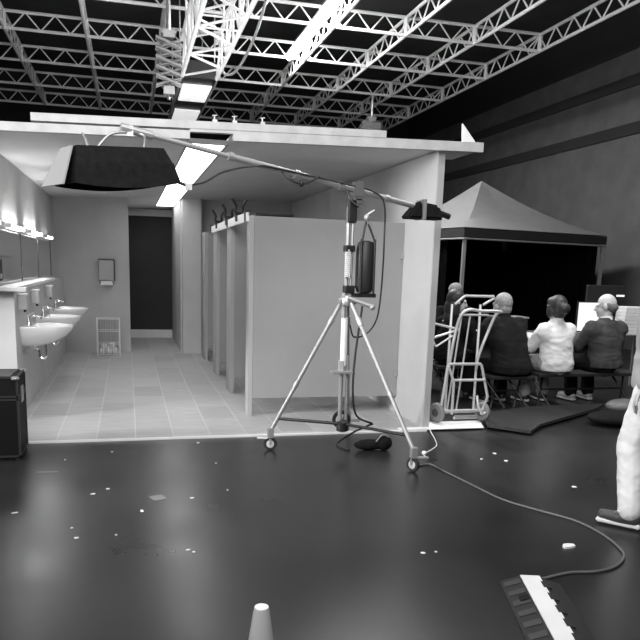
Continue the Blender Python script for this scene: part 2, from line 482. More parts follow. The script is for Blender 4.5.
# ------------------------------------------------------------------ bathroom fittings
bm = bmesh.new(); box(bm, -1.129, -.975, 6.98, 10.6, 1.201, 1.237, bev=.004); box(bm, -1.40, -.88, 6.86, 6.98, 1.201, 1.237, bev=.004)
tag(obj('shelf', bm, WHITE), 'long white shelf on the half wall below the mirrors', 'shelf')
ys = [6.2, 7.0, 8.5, 10.03, 11.6]
mm = mat('mirror_glass', .85, .10, 1.)
mlab = ['narrow mirror panel nearest the camera', 'second mirror panel from the camera', 'third mirror panel from the camera', 'mirror panel nearest the back wall']
for k in range(4):
    o = thing('mirror', (-1.12, (ys[k]+ys[k+1])/2, 1.26), mlab[k]+' on the left wall', 'mirror', 'mirror panels above the shelf')
    obj('glass', BM(box, -1.128, -1.118, ys[k]+.012, ys[k+1]-.012, 1.262, 1.74), mm, o)
    bm = bmesh.new()
    for a in (ys[k], ys[k+1]-.011): box(bm, -1.129, -1.112, a, a+.011, 1.25, 1.75)
    pieces('mirror_edge', bm, mat('dark_edge', .06, .5), o)
for k, (ya, yb) in enumerate(((6.25, 6.85), (7.45, 8.35), (8.95, 10.0), (10.6, 11.4))):
    o = thing('vanity_light', (-1.09, (ya+yb)/2, 1.76), ['wall tube light over the mirror nearest the camera', 'wall tube light over the second mirror panel', 'wall tube light over the third mirror panel', 'wall tube light nearest the back wall'][k], 'wall light', 'tube lights over the mirrors')
    obj('fitting', BM(box, -1.129, -1.10, ya-.04, yb+.04, 1.765, 1.815, bev=.004), WHITE, o)
    obj('tube', BM(tube, (-1.075, ya, 1.79), (-1.075, yb, 1.79), .017, n=10), VANL if k in (1, 2) else mat('dim_vanity_tube', .9, .5, emit=5), o, True)
    bm = bmesh.new()
    for a in (ya-.03, yb+.004): box(bm, -1.101, -1.05, a, a+.026, 1.77, 1.81)
    pieces('end_cap', bm, WHITE, o)
bm = bmesh.new()
o = thing('reflected_dispenser', (-1.06, 6.52, 1.30), 'small dark box standing in for a dispenser reflected in the mirrors at the left edge', 'dispenser')  # solid box in place of a dispenser's mirror reflection
obj('housing', BM(box, -1.111, -1.02, 6.42, 6.6, 1.30, 1.48, bev=.008), BLACK, o)
obj('push_bar', BM(box, -1.02, -1.005, 6.46, 6.56, 1.32, 1.36, bev=.003), GREYP, o)

def basin(yc, label):
    X0, W, D, zr = -.998, .27, .47, .855
    o = thing('wash_basin', (X0, yc, .6), label, 'sink', 'wall-hung wash basins')
    N = 24
    def ring(fw, fd, z, dx=0.):
        pts = []
        for i in range(N+1):
            a = -PI/2+PI*i/N
            pts.append(V((X0+dx+max(0, D*fd-dx)*math.cos(a)**.75 if abs(math.cos(a)) > 1e-6 else X0+dx, yc+W*fw*math.sin(a), z)))
        return pts
    bm = bmesh.new()
    prof = [ring(.45, .35, zr-.20), ring(.62, .6, zr-.17), ring(.85, .85, zr-.10), ring(.97, .97, zr-.04), ring(1, 1, zr-.008), ring(.99, .99, zr),
            ring(.88, .92, zr-.002, .09), ring(.84, .89, zr-.02, .10), ring(.66, .72, zr-.10, .12), ring(.25, .5, zr-.125, .16)]
    vs = [[bm.verts.new(p) for p in r] for r in prof]
    for a, b in zip(vs, vs[1:]):
        for i in range(N): bm.faces.new((a[i], a[i+1], b[i+1], b[i]))
        bm.faces.new((a[N], a[0], b[0], b[N]))
    bm.faces.new(vs[0]); bm.faces.new(vs[-1])
    obj('bowl', bm, CERAM, o, True)
    f = obj('faucet', BM(lathe, [(.024, 0), (.022, .012), (.015, .02), (.014, .075), (.011, .085)], (X0+.05, yc, zr), 12), CHROME, o, True)
    bm = bmesh.new(); path(bm, smooth_pts([(X0+.05, yc, zr+.06), (X0+.09, yc, zr+.085), (X0+.15, yc, zr+.08), (X0+.165, yc, zr+.055)]), .009, 8)
    obj('spout', bm, CHROME, f, True)
    bm = bmesh.new(); tube(bm, (X0+.05, yc, zr+.09), (X0+.10, yc, zr+.125), .007, n=8); ell(bm, (X0+.05, yc, zr+.09), .016, .016, .012, n=10)
    obj('lever', bm, CHROME, f, True)
    bm = bmesh.new()
    path(bm, smooth_pts([(X0+.2, yc, zr-.19), (X0+.2, yc, zr-.27), (X0+.195, yc, zr-.31), (X0+.165, yc, zr-.33), (X0+.135, yc, zr-.31), (X0+.13, yc, zr-.26), (X0+.10, yc, zr-.235), (X0+.002, yc, zr-.235)]), .016, 9)
    obj('drain_trap', bm, CHROME, o, True)
    bm = bmesh.new()
    for s in (-.12, .12):
        bm = BM(tube, (X0+.02, yc+s, zr-.24), (X0+.02, yc+s, zr-.09), .008, n=7); obj('supply_pipe', bm, CHROME, o, True); bm = bmesh.new(); box(bm, X0+.0, X0+.04, yc+s-.012, yc+s+.012, zr-.265, zr-.24); obj('shutoff_valve', bm, CHROME, o)
for yc, l in ((7.5, 'white wall-hung basin nearest the camera'), (8.76, 'middle one of three white wall-hung basins'), (10.2, 'white wall-hung basin nearest the back wall')): basin(yc, l)
for k, y in enumerate((7.25, 8.2, 9.6)):
    o = thing('soap_dispenser', (-.96, y, 1.0), ['soap dispenser on the half wall before the nearest basin', 'soap dispenser on the half wall between the nearest and middle basin', 'soap dispenser on the half wall before the farthest basin'][k], 'dispenser', 'soap dispensers on the half wall')
    obj('reservoir', BM(box, -.999, -.92, y-.05, y+.05, 1.02, 1.15, bev=.012), LGREYP, o, True)
    obj('cap', BM(box, -.999, -.915, y-.053, y+.053, 1.151, 1.17, bev=.004), WHITE, o)
    obj('nozzle', BM(tube, (-.945, y, .995), (-.945, y, 1.02), .012, n=8), BLACK, o)
# paper towel dispenser on the back wall
o = thing('towel_dispenser', (-.335, 12.2, 1.10), 'steel paper towel dispenser on the back wall', 'dispenser')
obj('housing', BM(box, -.455, -.215, 12.13, 12.249, 1.17, 1.51, bev=.012), mat('dull_steel', .34, .45, .6), o)
bm = bmesh.new(); box(bm, -.457, -.213, 12.128, 12.249, 1.495, 1.515, bev=.004); box(bm, -.218, -.205, 12.12, 12.249, 1.17, 1.50)
obj('cover_rim', bm, BLACKM, o)
obj('outlet_tray', BM(box, -.45, -.22, 12.125, 12.249, 1.118, 1.169, bev=.006), GREYP, o)
bm = bmesh.new(); hexa(bm, [(-.43, 12.11, 1.10), (-.24, 12.11, 1.105), (-.24, 12.124, 1.105), (-.43, 12.124, 1.10)], [(-.42, 12.12, 1.165), (-.25, 12.12, 1.165), (-.25, 12.1245, 1.165), (-.42, 12.1245, 1.165)])
obj('paper_towel', bm, PAPER, o)
# wire bin
o = thing('waste_basket', (-.32, 11.85, .0125), 'tall wire waste basket below the towel dispenser', 'bin')
bx, by = -.32, 11.85
bm = bmesh.new()
for sx in (-.17, .17):
    for sy in (-.13, .13): tube(bm, (bx+sx, by+sy, .0125), (bx+sx, by+sy, .60), .010, n=6)
for z in (.03, .2, .4, .59):
    for s in (-1, 1):
        tube(bm, (bx-.17, by+s*.13, z), (bx+.17, by+s*.13, z), .006, n=5); tube(bm, (bx+s*.17, by-.13, z), (bx+s*.17, by+.13, z), .006, n=5)
obj('wire_frame', bm, WHITE, o, True)
bm = bmesh.new()
for i in range(1, 9):
    t = -.17+.34*i/9
    for s in (-.13, .13): tube(bm, (bx+t, by+s, .03), (bx+t, by+s, .59), .0032, n=4)
for i in range(1, 7):
    t = -.13+.26*i/7
    for s in (-.17, .17): tube(bm, (bx+s, by+t, .03), (bx+s, by+t, .59), .0032, n=4)
obj('wire_mesh', bm, STEEL, o, True)
obj('bottom_plate', BM(box, bx-.165, bx+.165, by-.125, by+.125, .016, .024), STEEL, o)
for k, (dx, dy, dz, r) in enumerate(((-.10, -.06, .035, .05), (0, -.07, .03, .055), (.10, -.05, .035, .05), (-.04, .05, .04, .06), (.07, .05, .04, .055), (-.07, -.02, .11, .05), (.05, -.03, .12, .055))):
    bm = bmesh.new(); bmesh.ops.create_icosphere(bm, subdivisions=3, radius=r)
    for v in bm.verts: v.co *= 1+random.uniform(-.16, .12); v.co += V((bx+dx, by+dy, dz+r*.85))
    tag(obj('paper_wad', bm, PAPER), 'crumpled white paper towel lying in the wire basket', 'paper', 'crumpled towels in the wire basket')
for q in [q for q in COL.objects if q.name.startswith('paper_wad')]: q.scale = (1, 1, 1)

# ------------------------------------------------------------------ stalls
def panel_thing(y, xa, label):
    o = thing('stall_partition', (1.9, y, 0), label, 'stall partition', 'toilet stall partitions')
    obj('panel', BM(box, 1.17, 2.698, y, y+.03, .19, 1.955, bev=.003), PART, o)
    return o
STP = [6.94, 8.24, 9.62, 11.1]
SW = [.16, .34, .36, .4]
pl = ['stall partition nearest the camera, facing it full width', 'second stall partition from the camera', 'third stall partition from the camera', 'stall partition farthest from the camera']
for k, y in enumerate(STP):
    o = panel_thing(y, 0, pl[k])
    obj('pilaster', BM(box, 1.125, 1.169, y-.002, y+SW[k], .0125, 1.955, bev=.002), PILA, o)
    bm = bmesh.new(); box(bm, 2.66, 2.698, y-.02, y-.001, .4, .46); box(bm, 2.66, 2.698, y-.02, y-.001, 1.6, 1.66)
    pieces('wall_bracket', bm, STEEL, o)
    if k: obj('hinge', BM(box, 1.17, 1.185, y+SW[k]-.03, y+SW[k]-.004, 1.45, 1.53), STEEL, o)
bm = bmesh.new(); box(bm, 1.095, 1.1235, 6.98, 10.0, 1.90, 1.985, bev=.003)
tag(obj('header_rail', bm, WHITE), 'white rail bridging the tops of the stall fronts', 'rail')
def spring_clamp(y, label):
    o = thing('spring_clamp', (1.11, y, 1.97), label, 'clamp', 'black spring clamps on the stall rail')
    for s in (-1, 1):
        bm = bmesh.new(); path(bm, smooth_pts([(1.11+s*.022, y, 1.99), (1.11+s*.04, y-.01, 2.04), (1.11+s*.035, y-.03, 2.08), (1.11+s*.075, y-.05, 2.15)]), .014, 7)
        obj('handle', bm, BLACK, o, True)
        bm = bmesh.new(); box(bm, 1.11+s*.026-.010, 1.11+s*.026+.010, y-.02, y+.02, 1.93, 2.0); obj('jaw', bm, BLACK, o)
    obj('spring', BM(tube, (1.075, y, 2.012), (1.145, y, 2.012), .016), BLACK, o)
for y, l in ((7.55, 'black spring clamp on the stall rail nearest the camera'), (8.35, 'black spring clamp in the middle of the stall rail'), (9.3, 'black spring clamp at the far end of the stall rail')): spring_clamp(y, l)
for k, y in enumerate((7.0, 8.3, 9.97)):
    bm = bmesh.new(); box(bm, 1.082, 1.094, y-.016, y+.016, 1.90, 1.986); box(bm, 1.082, 1.15, y-.016, y+.016, 1.9865, 2.005)
    tag(obj('rail_bracket', bm, BLACK), ['black bracket holding the stall rail at its near end', 'black bracket holding the stall rail at its middle', 'black bracket holding the stall rail at its far end'][k], 'bracket', 'black brackets on the stall rail')
bm = bmesh.new(); tube(bm, (1.19, 6.99, 1.972), (1.56, 6.985, 1.972), .014, n=8)
tag(obj('rod', bm, BLACK), 'short black rod lying on top of the nearest stall partition', 'rod')
# ------------------------------------------------------------------ boom stand and flood lamp
C0 = V((1.68, 5.50, 0))
st = thing('boom_stand', C0, 'tall silver wheeled tripod stand holding the long boom arm', 'light stand')
bm = bmesh.new()
tube(bm, (1.655, 5.5, .22), (1.655, 5.5, 1.30), .018); tube(bm, (1.705, 5.5, .22), (1.705, 5.5, .80), .014)
pieces('lower_column', bm, STEEL, st, True)
obj('sleeve', BM(tube, (1.665, 5.495, .72), (1.665, 5.495, 1.10), .028, n=12), WHITE, st, True, label='white sleeve on the lower column')
bm = bmesh.new(); tube(bm, (1.668, 5.5, 1.26), (1.668, 5.5, 1.96), .016); tube(bm, (1.705, 5.5, 1.26), (1.705, 5.5, 1.92), .012)
pieces('upper_column', bm, STEEL, st, True)
bm = bmesh.new(); box(bm, 1.655, 1.725, 5.46, 5.54, 1.84, 2.02, bev=.01); box(bm, 1.65, 1.73, 5.455, 5.545, 1.30, 1.36, bev=.01); box(bm, 1.64, 1.72, 5.45, 5.53, 1.62, 1.67, bev=.008)
pieces('column_clamp', bm, BLACKM, st)
bm = bmesh.new(); lathe(bm, [(.05, 0), (.055, .01), (.055, .06), (.04, .08)], (1.68, 5.5, 1.20), 14); box(bm, 1.61, 1.75, 5.47, 5.53, 1.21, 1.26, bev=.01)
obj('collar', bm, STEEL, st, True)
bm = bmesh.new(); box(bm, 1.565, 1.76, 5.44, 5.52, .655, .68, bev=.006); tube(bm, (1.66, 5.5, .68), (1.66, 5.5, .76), .035)
obj('lower_plate', bm, ALU, st)
bm = bmesh.new(); lathe(bm, [(.03, 0), (.06, .01), (.075, .05), (.075, .35), (.06, .40), (.03, .41)], (1.815, 5.49, 1.30), 16)
obj('winch_drum', bm, BLACK, st, True)
bm = bmesh.new()
for s in (-.055, .055): tube(bm, (1.815+s, 5.42, 1.30), (1.815+s, 5.43, 1.72), .01)
tube(bm, (1.76, 5.42, 1.70), (1.80, 5.45, 1.87), .008); tube(bm, (1.87, 5.43, 1.70), (1.80, 5.45, 1.87), .008)
box(bm, 1.72, 1.90, 5.44, 5.55, 1.27, 1.30)
obj('winch_cage', bm, BLACKM, st)
bm = bmesh.new(); pts = [(1.665+.022*math.cos(t*.9), 5.465+.012*math.sin(t*.9), 1.42+.0022*t) for t in range(0, 100)]
path(bm, pts, .006, 5); obj('coiled_spring', bm, WHITE, st, True)
bm = bmesh.new(); tube(bm, (1.67, 5.45, 1.265), (1.86, 5.40, 1.20), .017); ell(bm, (1.86, 5.40, 1.195), .024, .024, .024)
obj('crank_handle', bm, ALU, st, True)
bm = bmesh.new(); ell(bm, (1.80, 5.45, 1.88), .025, .02, .03); tube(bm, (1.78, 5.45, 1.89), (1.86, 5.45, 1.94), .01); tube(bm, (1.80, 5.45, 1.86), (1.84, 5.45, 1.80), .012)
obj('pulley_hook', bm, STEEL, st, True)
feet = [(1.105, 5.63), (2.05, 4.85), (1.95, 6.22)]
for k, (fx, fy) in enumerate(feet):
    d = V((fx, fy, 0))-V((1.68, 5.5, 0)); d.normalize()
    top = V((1.68, 5.5, 1.235))+d*.04; bot = V((fx, fy, .16))
    lg = obj('leg', BM(tube, top, bot, .017, n=10), ALU, st, True)
    bm = bmesh.new(); a = top.lerp(bot, .12); b = top.lerp(bot, .17); tube(bm, a, b, .025, n=10); a = top.lerp(bot, .62); b = top.lerp(bot, .645); tube(bm, a, b, .022, n=10)
    pieces('leg_clamp', bm, STEEL, lg, True)
    ca = obj('castor', BM(box, fx-.025, fx+.025, fy-.025, fy+.025, .105, .19, bev=.006), ALU, st)
    side = V((-d.y, d.x, 0))
    q = V((fx, fy, .055))+d*.0
    bm = bmesh.new(); lathe(bm, [(.03, -.014), (.052, -.014), (.055, -.008), (.055, .008), (.052, .014), (.03, .014)], q, 18, axis=side)
    w = obj('wheel', bm, RUBBER, ca, True)
    bm = bmesh.new(); lathe(bm, [(.012, -.02), (.032, -.016), (.032, .016), (.012, .02)], q, 14, axis=side); obj('hub', bm, LGREYP, ca, True)
    bm = bmesh.new(); p = V((fx, fy, .10))
    for s in (-.024, .024): tube(bm, p+side*s, q+side*s, .01, n=6)
    tube(bm, p, p+V((d.x, d.y, 0))*.11+V((0, 0, -.0)), .013, n=8) if k == 0 else tube(bm, p, p+V((.12, .02, -.005)), .015, n=8)
    obj('brake_pedal', bm, ALU, ca, True)
for k in range(3):
    fx, fy = feet[k]; d = V((fx, fy, 0))-V((1.68, 5.5, 0))
    top = V((1.68, 5.5, 1.235)); bot = V((fx, fy, .16)); p = top.lerp(bot, .9)
    obj('brace', BM(tube, (1.68, 5.5, .235), p, .013, n=8), BLACKM, st, True)
bm = bmesh.new(); lathe(bm, [(.03, 0), (.05, .01), (.05, .08), (.03, .1)], (1.68, 5.5, .17), 14); lathe(bm, [(.05, -.02), (.075, -.02), (.08, 0), (.075, .02), (.05, .02)], (1.70, 5.6, .25), 18, axis=(.2, 1, 0), cap=False)
obj('brace_hub', bm, BLACKM, st, True)
bm = bmesh.new(); box(bm, 1.69, 1.77, 5.46, 5.54, 1.98, 2.03, bev=.008); lathe(bm, [(.02, -.04), (.05, -.04), (.05, .04), (.02, .04)], (1.735, 5.5, 2.06), 16, axis=(0, 1, 0))
box(bm, 1.70, 1.77, 5.455, 5.47, 2.04, 2.15); box(bm, 1.70, 1.77, 5.53, 5.545, 2.04, 2.15)
obj('boom_head', bm, mat('dark_casting', .09, .5), st, True)

BL = V((.02, 5.05, 2.335)); BR = V((2.32, 5.66, 2.0)); bd = (BR-BL).normalized()
bo = thing('light_boom', BL.lerp(BR, .7), 'long silver boom arm slanting across the front of the bathroom set', 'boom')
bm = bmesh.new(); tube(bm, BL, BL.lerp(BR, .42), .017, n=12); obj('inner_tube', bm, ALU, bo, True)
bm = bmesh.new(); tube(bm, BL.lerp(BR, .30), BR, .023, n=12); obj('outer_tube', bm, ALU, bo, True)
for f in (.30, .52, .68, .86): obj('clamp_ring', BM(tube, BL.lerp(BR, f)-bd*.02, BL.lerp(BR, f)+bd*.02, .031, n=12), STEEL, bo, True)
bm = bmesh.new(); a = BL.lerp(BR, .46); path(bm, smooth_pts([a, a+V((.08, -.03, -.07)), a+V((.18, -.02, -.09)), a+V((.3, 0, -.03))]), .008, 6); ell(bm, a+V((.16, -.03, -.09)), .02, .02, .025)
obj('tilt_lever', bm, BLACKM, bo, True)
bm = bmesh.new(); a = BL.lerp(BR, .70); path(bm, smooth_pts([a, a+V((.04, -.03, -.10)), a+V((.10, -.03, -.14))]), .008, 6); obj('brake_lever', bm, BLACKM, bo, True)
cw = thing('counterweight_bag', BR, 'black weight bag strapped to the right end of the boom arm', 'weight bag')
bm = bmesh.new(); hexa(bm, [BR+V((-.13, -.08, -.095)), BR+V((.20, -.08, -.095)), BR+V((.20, .08, -.095)), BR+V((-.15, .08, -.095))],
                       [BR+V((-.03, -.05, .05)), BR+V((.16, -.05, .02)), BR+V((.16, .05, .02)), BR+V((-.03, .05, .05))])
bmesh.ops.bevel(bm, geom=list(bm.edges), offset=.02, segments=3, affect='EDGES')
obj('bag', bm, CLOTHB, cw, True)
bm = bmesh.new(); box(bm, BR.x+.0, BR.x+.03, BR.y-.085, BR.y+.085, BR.z-.1, BR.z+.06, bev=.004); obj('strap', bm, GREYP, cw)
bm = bmesh.new(); tube(bm, BR+V((.16, 0, -.03)), BR+V((.28, .03, -.06)), .025); obj('end_clamp', bm, BLACKM, cw, True)

# flood lamp with black skirt
LP = V((-.055, 5.0, 2.10))
fl_ = thing('flood_lamp', LP, 'long flood lamp with a black fabric skirt hanging from the left end of the boom', 'lamp')
ang = math.radians(24)
M = Matrix.Translation(LP) @ Matrix.Rotation(ang, 4, 'Z') @ Matrix.Rotation(math.radians(-5), 4, 'Y')
def skirt(bm, L0, L1, w0, w1, z0, z1, seg=12, sag=0.):
    # flared open prism with a sagging lower hem
    rows = []
    for f in [0, .25, .5, .75, 1]:
        L = L0+(L1-L0)*f; w = w0+(w1-w0)*f; z = z0+(z1-z0)*f; r = []
        n = seg
        for i in range(n+1):
            t = -1+2*i/n; r.append(V((L*t, -w, z-sag*f*(1-t*t))))
        for i in range(1, n): r.append(V((L, -w+2*w*i/n, z)))
        for i in range(n+1):
            t = 1-2*i/n; r.append(V((L*t, w, z-sag*f*(1-t*t))))
        for i in range(1, n): r.append(V((-L, w-2*w*i/n, z)))
        rows.append([bm.verts.new(M @ p) for p in r])
    for a, b in zip(rows, rows[1:]):
        for i in range(len(a)):
            j = (i+1) % len(a); bm.faces.new((a[i], a[j], b[j], b[i]))
    return rows
bm = bmesh.new(); rows = skirt(bm, .29, .325, .10, .15, .105, .0)
bm.faces.new(rows[0][::-1])
obj('housing', bm, CLOTHB, fl_)
bm = bmesh.new(); skirt(bm, .327, .355, .152, .18, .005, -.12, sag=.03)
obj('skirt', bm, CLOTHB, fl_)
bm = bmesh.new(); box(bm, -.31, .31, -.14, .14, -.02, -.004, M=M); obj('diffuser', bm, WHITE, fl_)
bm = bmesh.new(); q = [V((-.315, -.11, .10)), V((-.315, .10, .10)), V((-.43, .19, -.125)), V((-.43, -.20, -.13))]
hexa(bm, [M@p for p in q], [M@(p+V((-.008, 0, .003))) for p in q])
obj('end_flap', bm, mat('grey_flap', .22, .8), fl_, label='white fabric flap on the left end')
bm = bmesh.new(); a = M@V((.0, 0, .12)); path(bm, smooth_pts([M@V((-.12, 0, .105)), M@V((-.02, 0, .19)), BL+V((.02, 0, -.02)), BL+V((.1, .0, -.04)), M@V((.2, 0, .105))]), .009, 8)
obj('yoke', bm, ALU, fl_, True)
bm = bmesh.new(); path(bm, [M@V((-.18, 0, .105)), M@V((-.19, 0, .15)), M@V((-.21, 0, .19))], .008, 6); tube(bm, BL-bd*.05, BL+bd*.16, .028, n=10); box(bm, BL.x-.01, BL.x+.03, BL.y-.02, BL.y+.02, BL.z-.045, BL.z+.02)
pieces('yoke_clamp', bm, ALU, fl_)
bm = bmesh.new(); a = M@V((.34, 0, -.04)); path(bm, smooth_pts([a, a+V((.07, 0, -.05)), a+V((.14, .0, -.075))]), .012, 7); obj('power_lead', bm, BLACK, fl_, True)
bm = bmesh.new(); b = a+V((.14, 0, -.075)); box(bm, b.x-.01, b.x+.035, b.y-.015, b.y+.015, b.z-.03, b.z+.015); obj('plug', bm, LGREYP, fl_, label='pale plug on the power lead')
b = a+V((.14, 0, -.07))
bm = bmesh.new(); path(bm, smooth_pts([b+V((.03, 0, 0)), b+V((.13, .05, .03)), b+V((.28, .15, .12)), BL.lerp(BR, .38)+V((0, -.03, -.02)), BL.lerp(BR, .45)+V((0, -.032, .0)), BL.lerp(BR, .7)+V((0, -.034, .02)), BL.lerp(BR, .80)+V((0, -.03, .02)),
    (1.955, 5.5, 2.0), (1.97, 5.5, 1.7), (1.965, 5.5, 1.35), (1.93, 5.48, 1.1), (1.84, 5.46, .98), (1.74, 5.47, .955), (1.70, 5.46, 1.05)]), .007, 6)
tag(obj('lamp_cable', bm, BLACK, smooth=True), 'black cable running along the boom and hanging down beside the stand', 'cable')
bm = bmesh.new(); path(bm, smooth_pts([(1.80, 5.47, 1.2), (1.75, 5.45, .8), (1.74, 5.44, .5), (1.80, 5.5, .3), (1.95, 5.55, .22), (1.98, 5.7, .17), (1.86, 5.75, .1), (1.70, 5.70, .012), (1.75, 5.5, .01)]), .009, 6)
tag(obj('mast_cable', bm, BLACK, smooth=True), 'black cable trailing down the stand column to the floor', 'cable')
sb = thing('sandbag', (1.95, 5.52, 0), 'black sandbag lying on the floor under the tripod stand', 'sandbag')
bm = bmesh.new(); ell(bm, (1.93, 5.52, .045), .14, .07, .045); ell(bm, (2.05, 5.50, .065), .07, .08, .065); obj('bag', remesh(bm, .008, 4), CLOTHB, sb, True)
bm = bmesh.new(); path(bm, smooth_pts([(1.97, 5.47, .08), (2.02, 5.46, .14), (2.08, 5.46, .12)]), .008, 6); obj('carry_loop', bm, GREYP, sb, True)

# ------------------------------------------------------------------ foreground things on the floor
fc = thing('flight_case', (-1.15, 5.8, 0), 'black flight case with metal edges standing at the left edge', 'case')
obj('body', BM(box, -1.62, -.805, 5.58, 5.98, .03, .47, bev=.006), mat('case_laminate', .007, .6, spec=.1), fc)
obj('lid', BM(box, -1.62, -.805, 5.58, 5.98, .478, .635, bev=.006), mat('case_lid_laminate', .009, .6, spec=.1), fc)
bm = bmesh.new()
for y in (5.576, 5.97):
    for z in (.03, .46, .482, .625): box(bm, -1.62, -.802, y, y+.014, z, z+.014)
for z in (.03, .46, .482, .625): box(bm, -.815, -.801, 5.576, 5.984, z, z+.014)
for y in (5.576, 5.97): box(bm, -.815, -.801, y, y+.014, .03, .638)
pieces('edge_profile', bm, mat('dark_edge_profile', .035, .5, .5), fc)
for y in (5.57, 5.97):
    bm = bmesh.new(); ell(bm, (-.815, y, .628), .03, .03, .016, n=10); obj('corner_cap', bm, STEEL, fc, True)
bm = bmesh.new(); box(bm, -.804, -.795, 5.72, 5.82, .42, .54); obj('latch', bm, STEEL, fc)
bm = bmesh.new(); box(bm, -1.3, -.85, 5.60, 5.94, .636, .642); obj('top_mat', bm, mat('worn_top', .05, .6, var=.3, scale=20), fc)
for xx in (-.83, -1.5):
    for yy in (5.62, 5.92): obj('foot', BM(tube, (xx, yy, 0), (xx, yy, .03), .025), RUBBER, fc)

cn = thing('traffic_cone', (.44, 2.35, 0), 'small pale marker cone at the bottom edge', 'cone')
obj('cone_body', BM(lathe, [(.075, .018), (.066, .02), (.0285, .283), (.024, .292), (.017, .292), (.016, .27)], (.44, 2.35, 0), 28), mat('cone_plastic', .42, .45), cn, True)
bm = bmesh.new(); box(bm, .33, .55, 2.24, 2.46, 0, .018, bev=.006); obj('base', bm, mat('cone_plastic', .42, .45), cn)
bm = bmesh.new(); lathe(bm, [(.0262, .2905), (.0252, .2945), (.0, .2945)], (.44, 2.35, 0), 28, cap=False); obj('top_cap', bm, WHITE, cn, True, label='whitish top of the cone')

# cable ramp
P0 = V((1.875, 2.90, 0)); dv = V((-.18, -.568, 0)).normalized(); rv = V((-dv.y, dv.x, 0))   # rv points right (+x)
cr = thing('cable_ramp', P0+dv*.45, 'black rubber cable ramp with a white lid lying at bottom right', 'cable ramp')
def ramp(bm, u0, u1, prof):
    A = [bm.verts.new(P0+dv*u0+rv*r+V((0, 0, z))) for r, z in prof]; B = [bm.verts.new(P0+dv*u1+rv*r+V((0, 0, z))) for r, z in prof]
    bm.faces.new(A); bm.faces.new(B[::-1]); n = len(prof)
    for i in range(n):
        j = (i+1) % n; bm.faces.new((A[i], A[j], B[j], B[i]))
bm = bmesh.new(); ramp(bm, 0, .92, [(-.145, 0), (-.145, .006), (-.052, .038), (.052, .038), (.15, .006), (.15, 0)]); obj('rubber_body', bm, RUBBER, cr)
bm = bmesh.new(); ramp(bm, -.005, .92, [(-.047, .0385), (-.047, .044), (.047, .044), (.047, .0385)]); obj('lid', bm, WHITE, cr, label='white hinged lid')
bm = bmesh.new()
for i in range(9): ramp(bm, .03+i*.1, .075+i*.1, [(-.135, .009), (-.13, .014), (-.06, .040), (-.056, .036)])
pieces('tread_rib', bm, mat('worn_rubber', .035, .6), cr)
bm = bmesh.new()
for i in range(7): ramp(bm, .06+i*.125, .125+i*.125, [(.036, .0445), (.036, .047), (.075, .040), (.075, .03)])
pieces('hinge', bm, RUBBER, cr)
bm = bmesh.new(); ramp(bm, .20, .25, [(-.10, .0285), (-.10, .030), (-.06, .044), (-.06, .042)]); obj('hand_hole', bm, mat('deep_black', .003, 1.), cr)
bm = bmesh.new()
path(bm, smooth_pts([(2.06, 4.92, .008), (2.244, 5.0, .008), (2.277, 4.83, .008), (2.332, 4.461, .008), (2.39, 4.10, .008), (2.519, 3.85, .008), (2.636, 3.644, .008), (2.66, 3.421, .008), (2.628, 3.225, .008), (2.567, 3.094, .008), (2.43, 2.987, .008), (2.284, 2.952, .008), (2.148, 2.966, .008), (2.00, 2.935, .008), (1.93, 2.915, .012)]), .0075, 7)
tag(obj('floor_cable', bm, mat('grey_cable', .12, .5), smooth=True), 'grey cable looping over the floor from the stand to the cable ramp', 'cable')
bm = bmesh.new()
path(bm, smooth_pts([(2.752, 6.17, .02), (2.70, 6.0, .012), (2.638, 5.772, .006), (2.541, 5.53, .006), (2.33, 5.293, .006), (2.28, 5.1, .03)]), .005, 6); ell(bm, (2.33, 5.293, .018), .022, .022, .018)
tag(obj('white_cord', bm, WHITE, smooth=True), 'thin white cord with a small plug by the foot of the right set wall', 'cord')
scr = [(-.25, 4.683, .028, .012), (-.158, 4.775, .02, .01), (.158, 4.531, .055, .05), (.053, 4.296, .016, .022), (.372, 4.495, .02, .012), (-.337, 4.073, .014, .01), (-.305, 3.913, .022, .014), (-.094, 3.92, .01, .01), (.544, 5.948, .02, .015), (-.152, 5.747, .014, .014), (-.491, 5.557, .012, .012), (-.681, 4.388, .03, .008), (.279, 3.633, .02, .008), (.307, 3.6, .012, .01), (2.352, 3.291, .06, .03), (3.067, 4.293, .03, .02), (2.928, 5.018, .03, .018), (1.508, 3.362, .02, .014), (1.584, 3.362, .012, .01), (2.95, 5.25, .02, .02), (2.75, 5.1, .018, .012), (.62, 4.62, .01, .01), (.62, 5.3, .01, .008)]
for k, (x, y, a, b) in enumerate(scr):
    bm = bmesh.new(); n = 7; r = random.random()*6
    poly = []
    for i in range(n):
        t = 2*PI*i/n; q = random.uniform(.5, .8); px, py = a*q*math.cos(t), b*q*math.sin(t)*1.4
        if k in (2,): px, py = [(-.04, -.045), (.0, -.05), (.04, -.045), (.045, 0), (.04, .05), (0, .05), (-.045, .045)][i]
        poly.append((x+px*math.cos(.3)-py*math.sin(.3), y+px*math.sin(.3)+py*math.cos(.3)))
    prism(bm, poly, .0004, .003 if k != 14 else .012)
    o = obj('tape_scrap' if k == 2 else 'paper_scrap', bm, mat('worn_tape', .22, .6) if k == 2 else PAPER)
    if k == 2: tag(o, 'square of worn grey tape stuck to the dark floor left of the stand', 'tape')
    elif k == 14: tag(o, 'white paper scrap inside the cable loop near the cable ramp', 'paper scrap')
    elif k == 0: tag(o, 'thin elongated white scrap left of the grey tape square', 'paper scrap')
    else: tag(o, 'tiny white scrap lying on the dark studio floor', 'paper scrap', 'tiny scraps on the dark studio floor')
bm = bmesh.new(); prism(bm, [(-.66, 5.24), (-.51, 5.225), (-.51, 5.25), (-.66, 5.265)], .0004, .002)
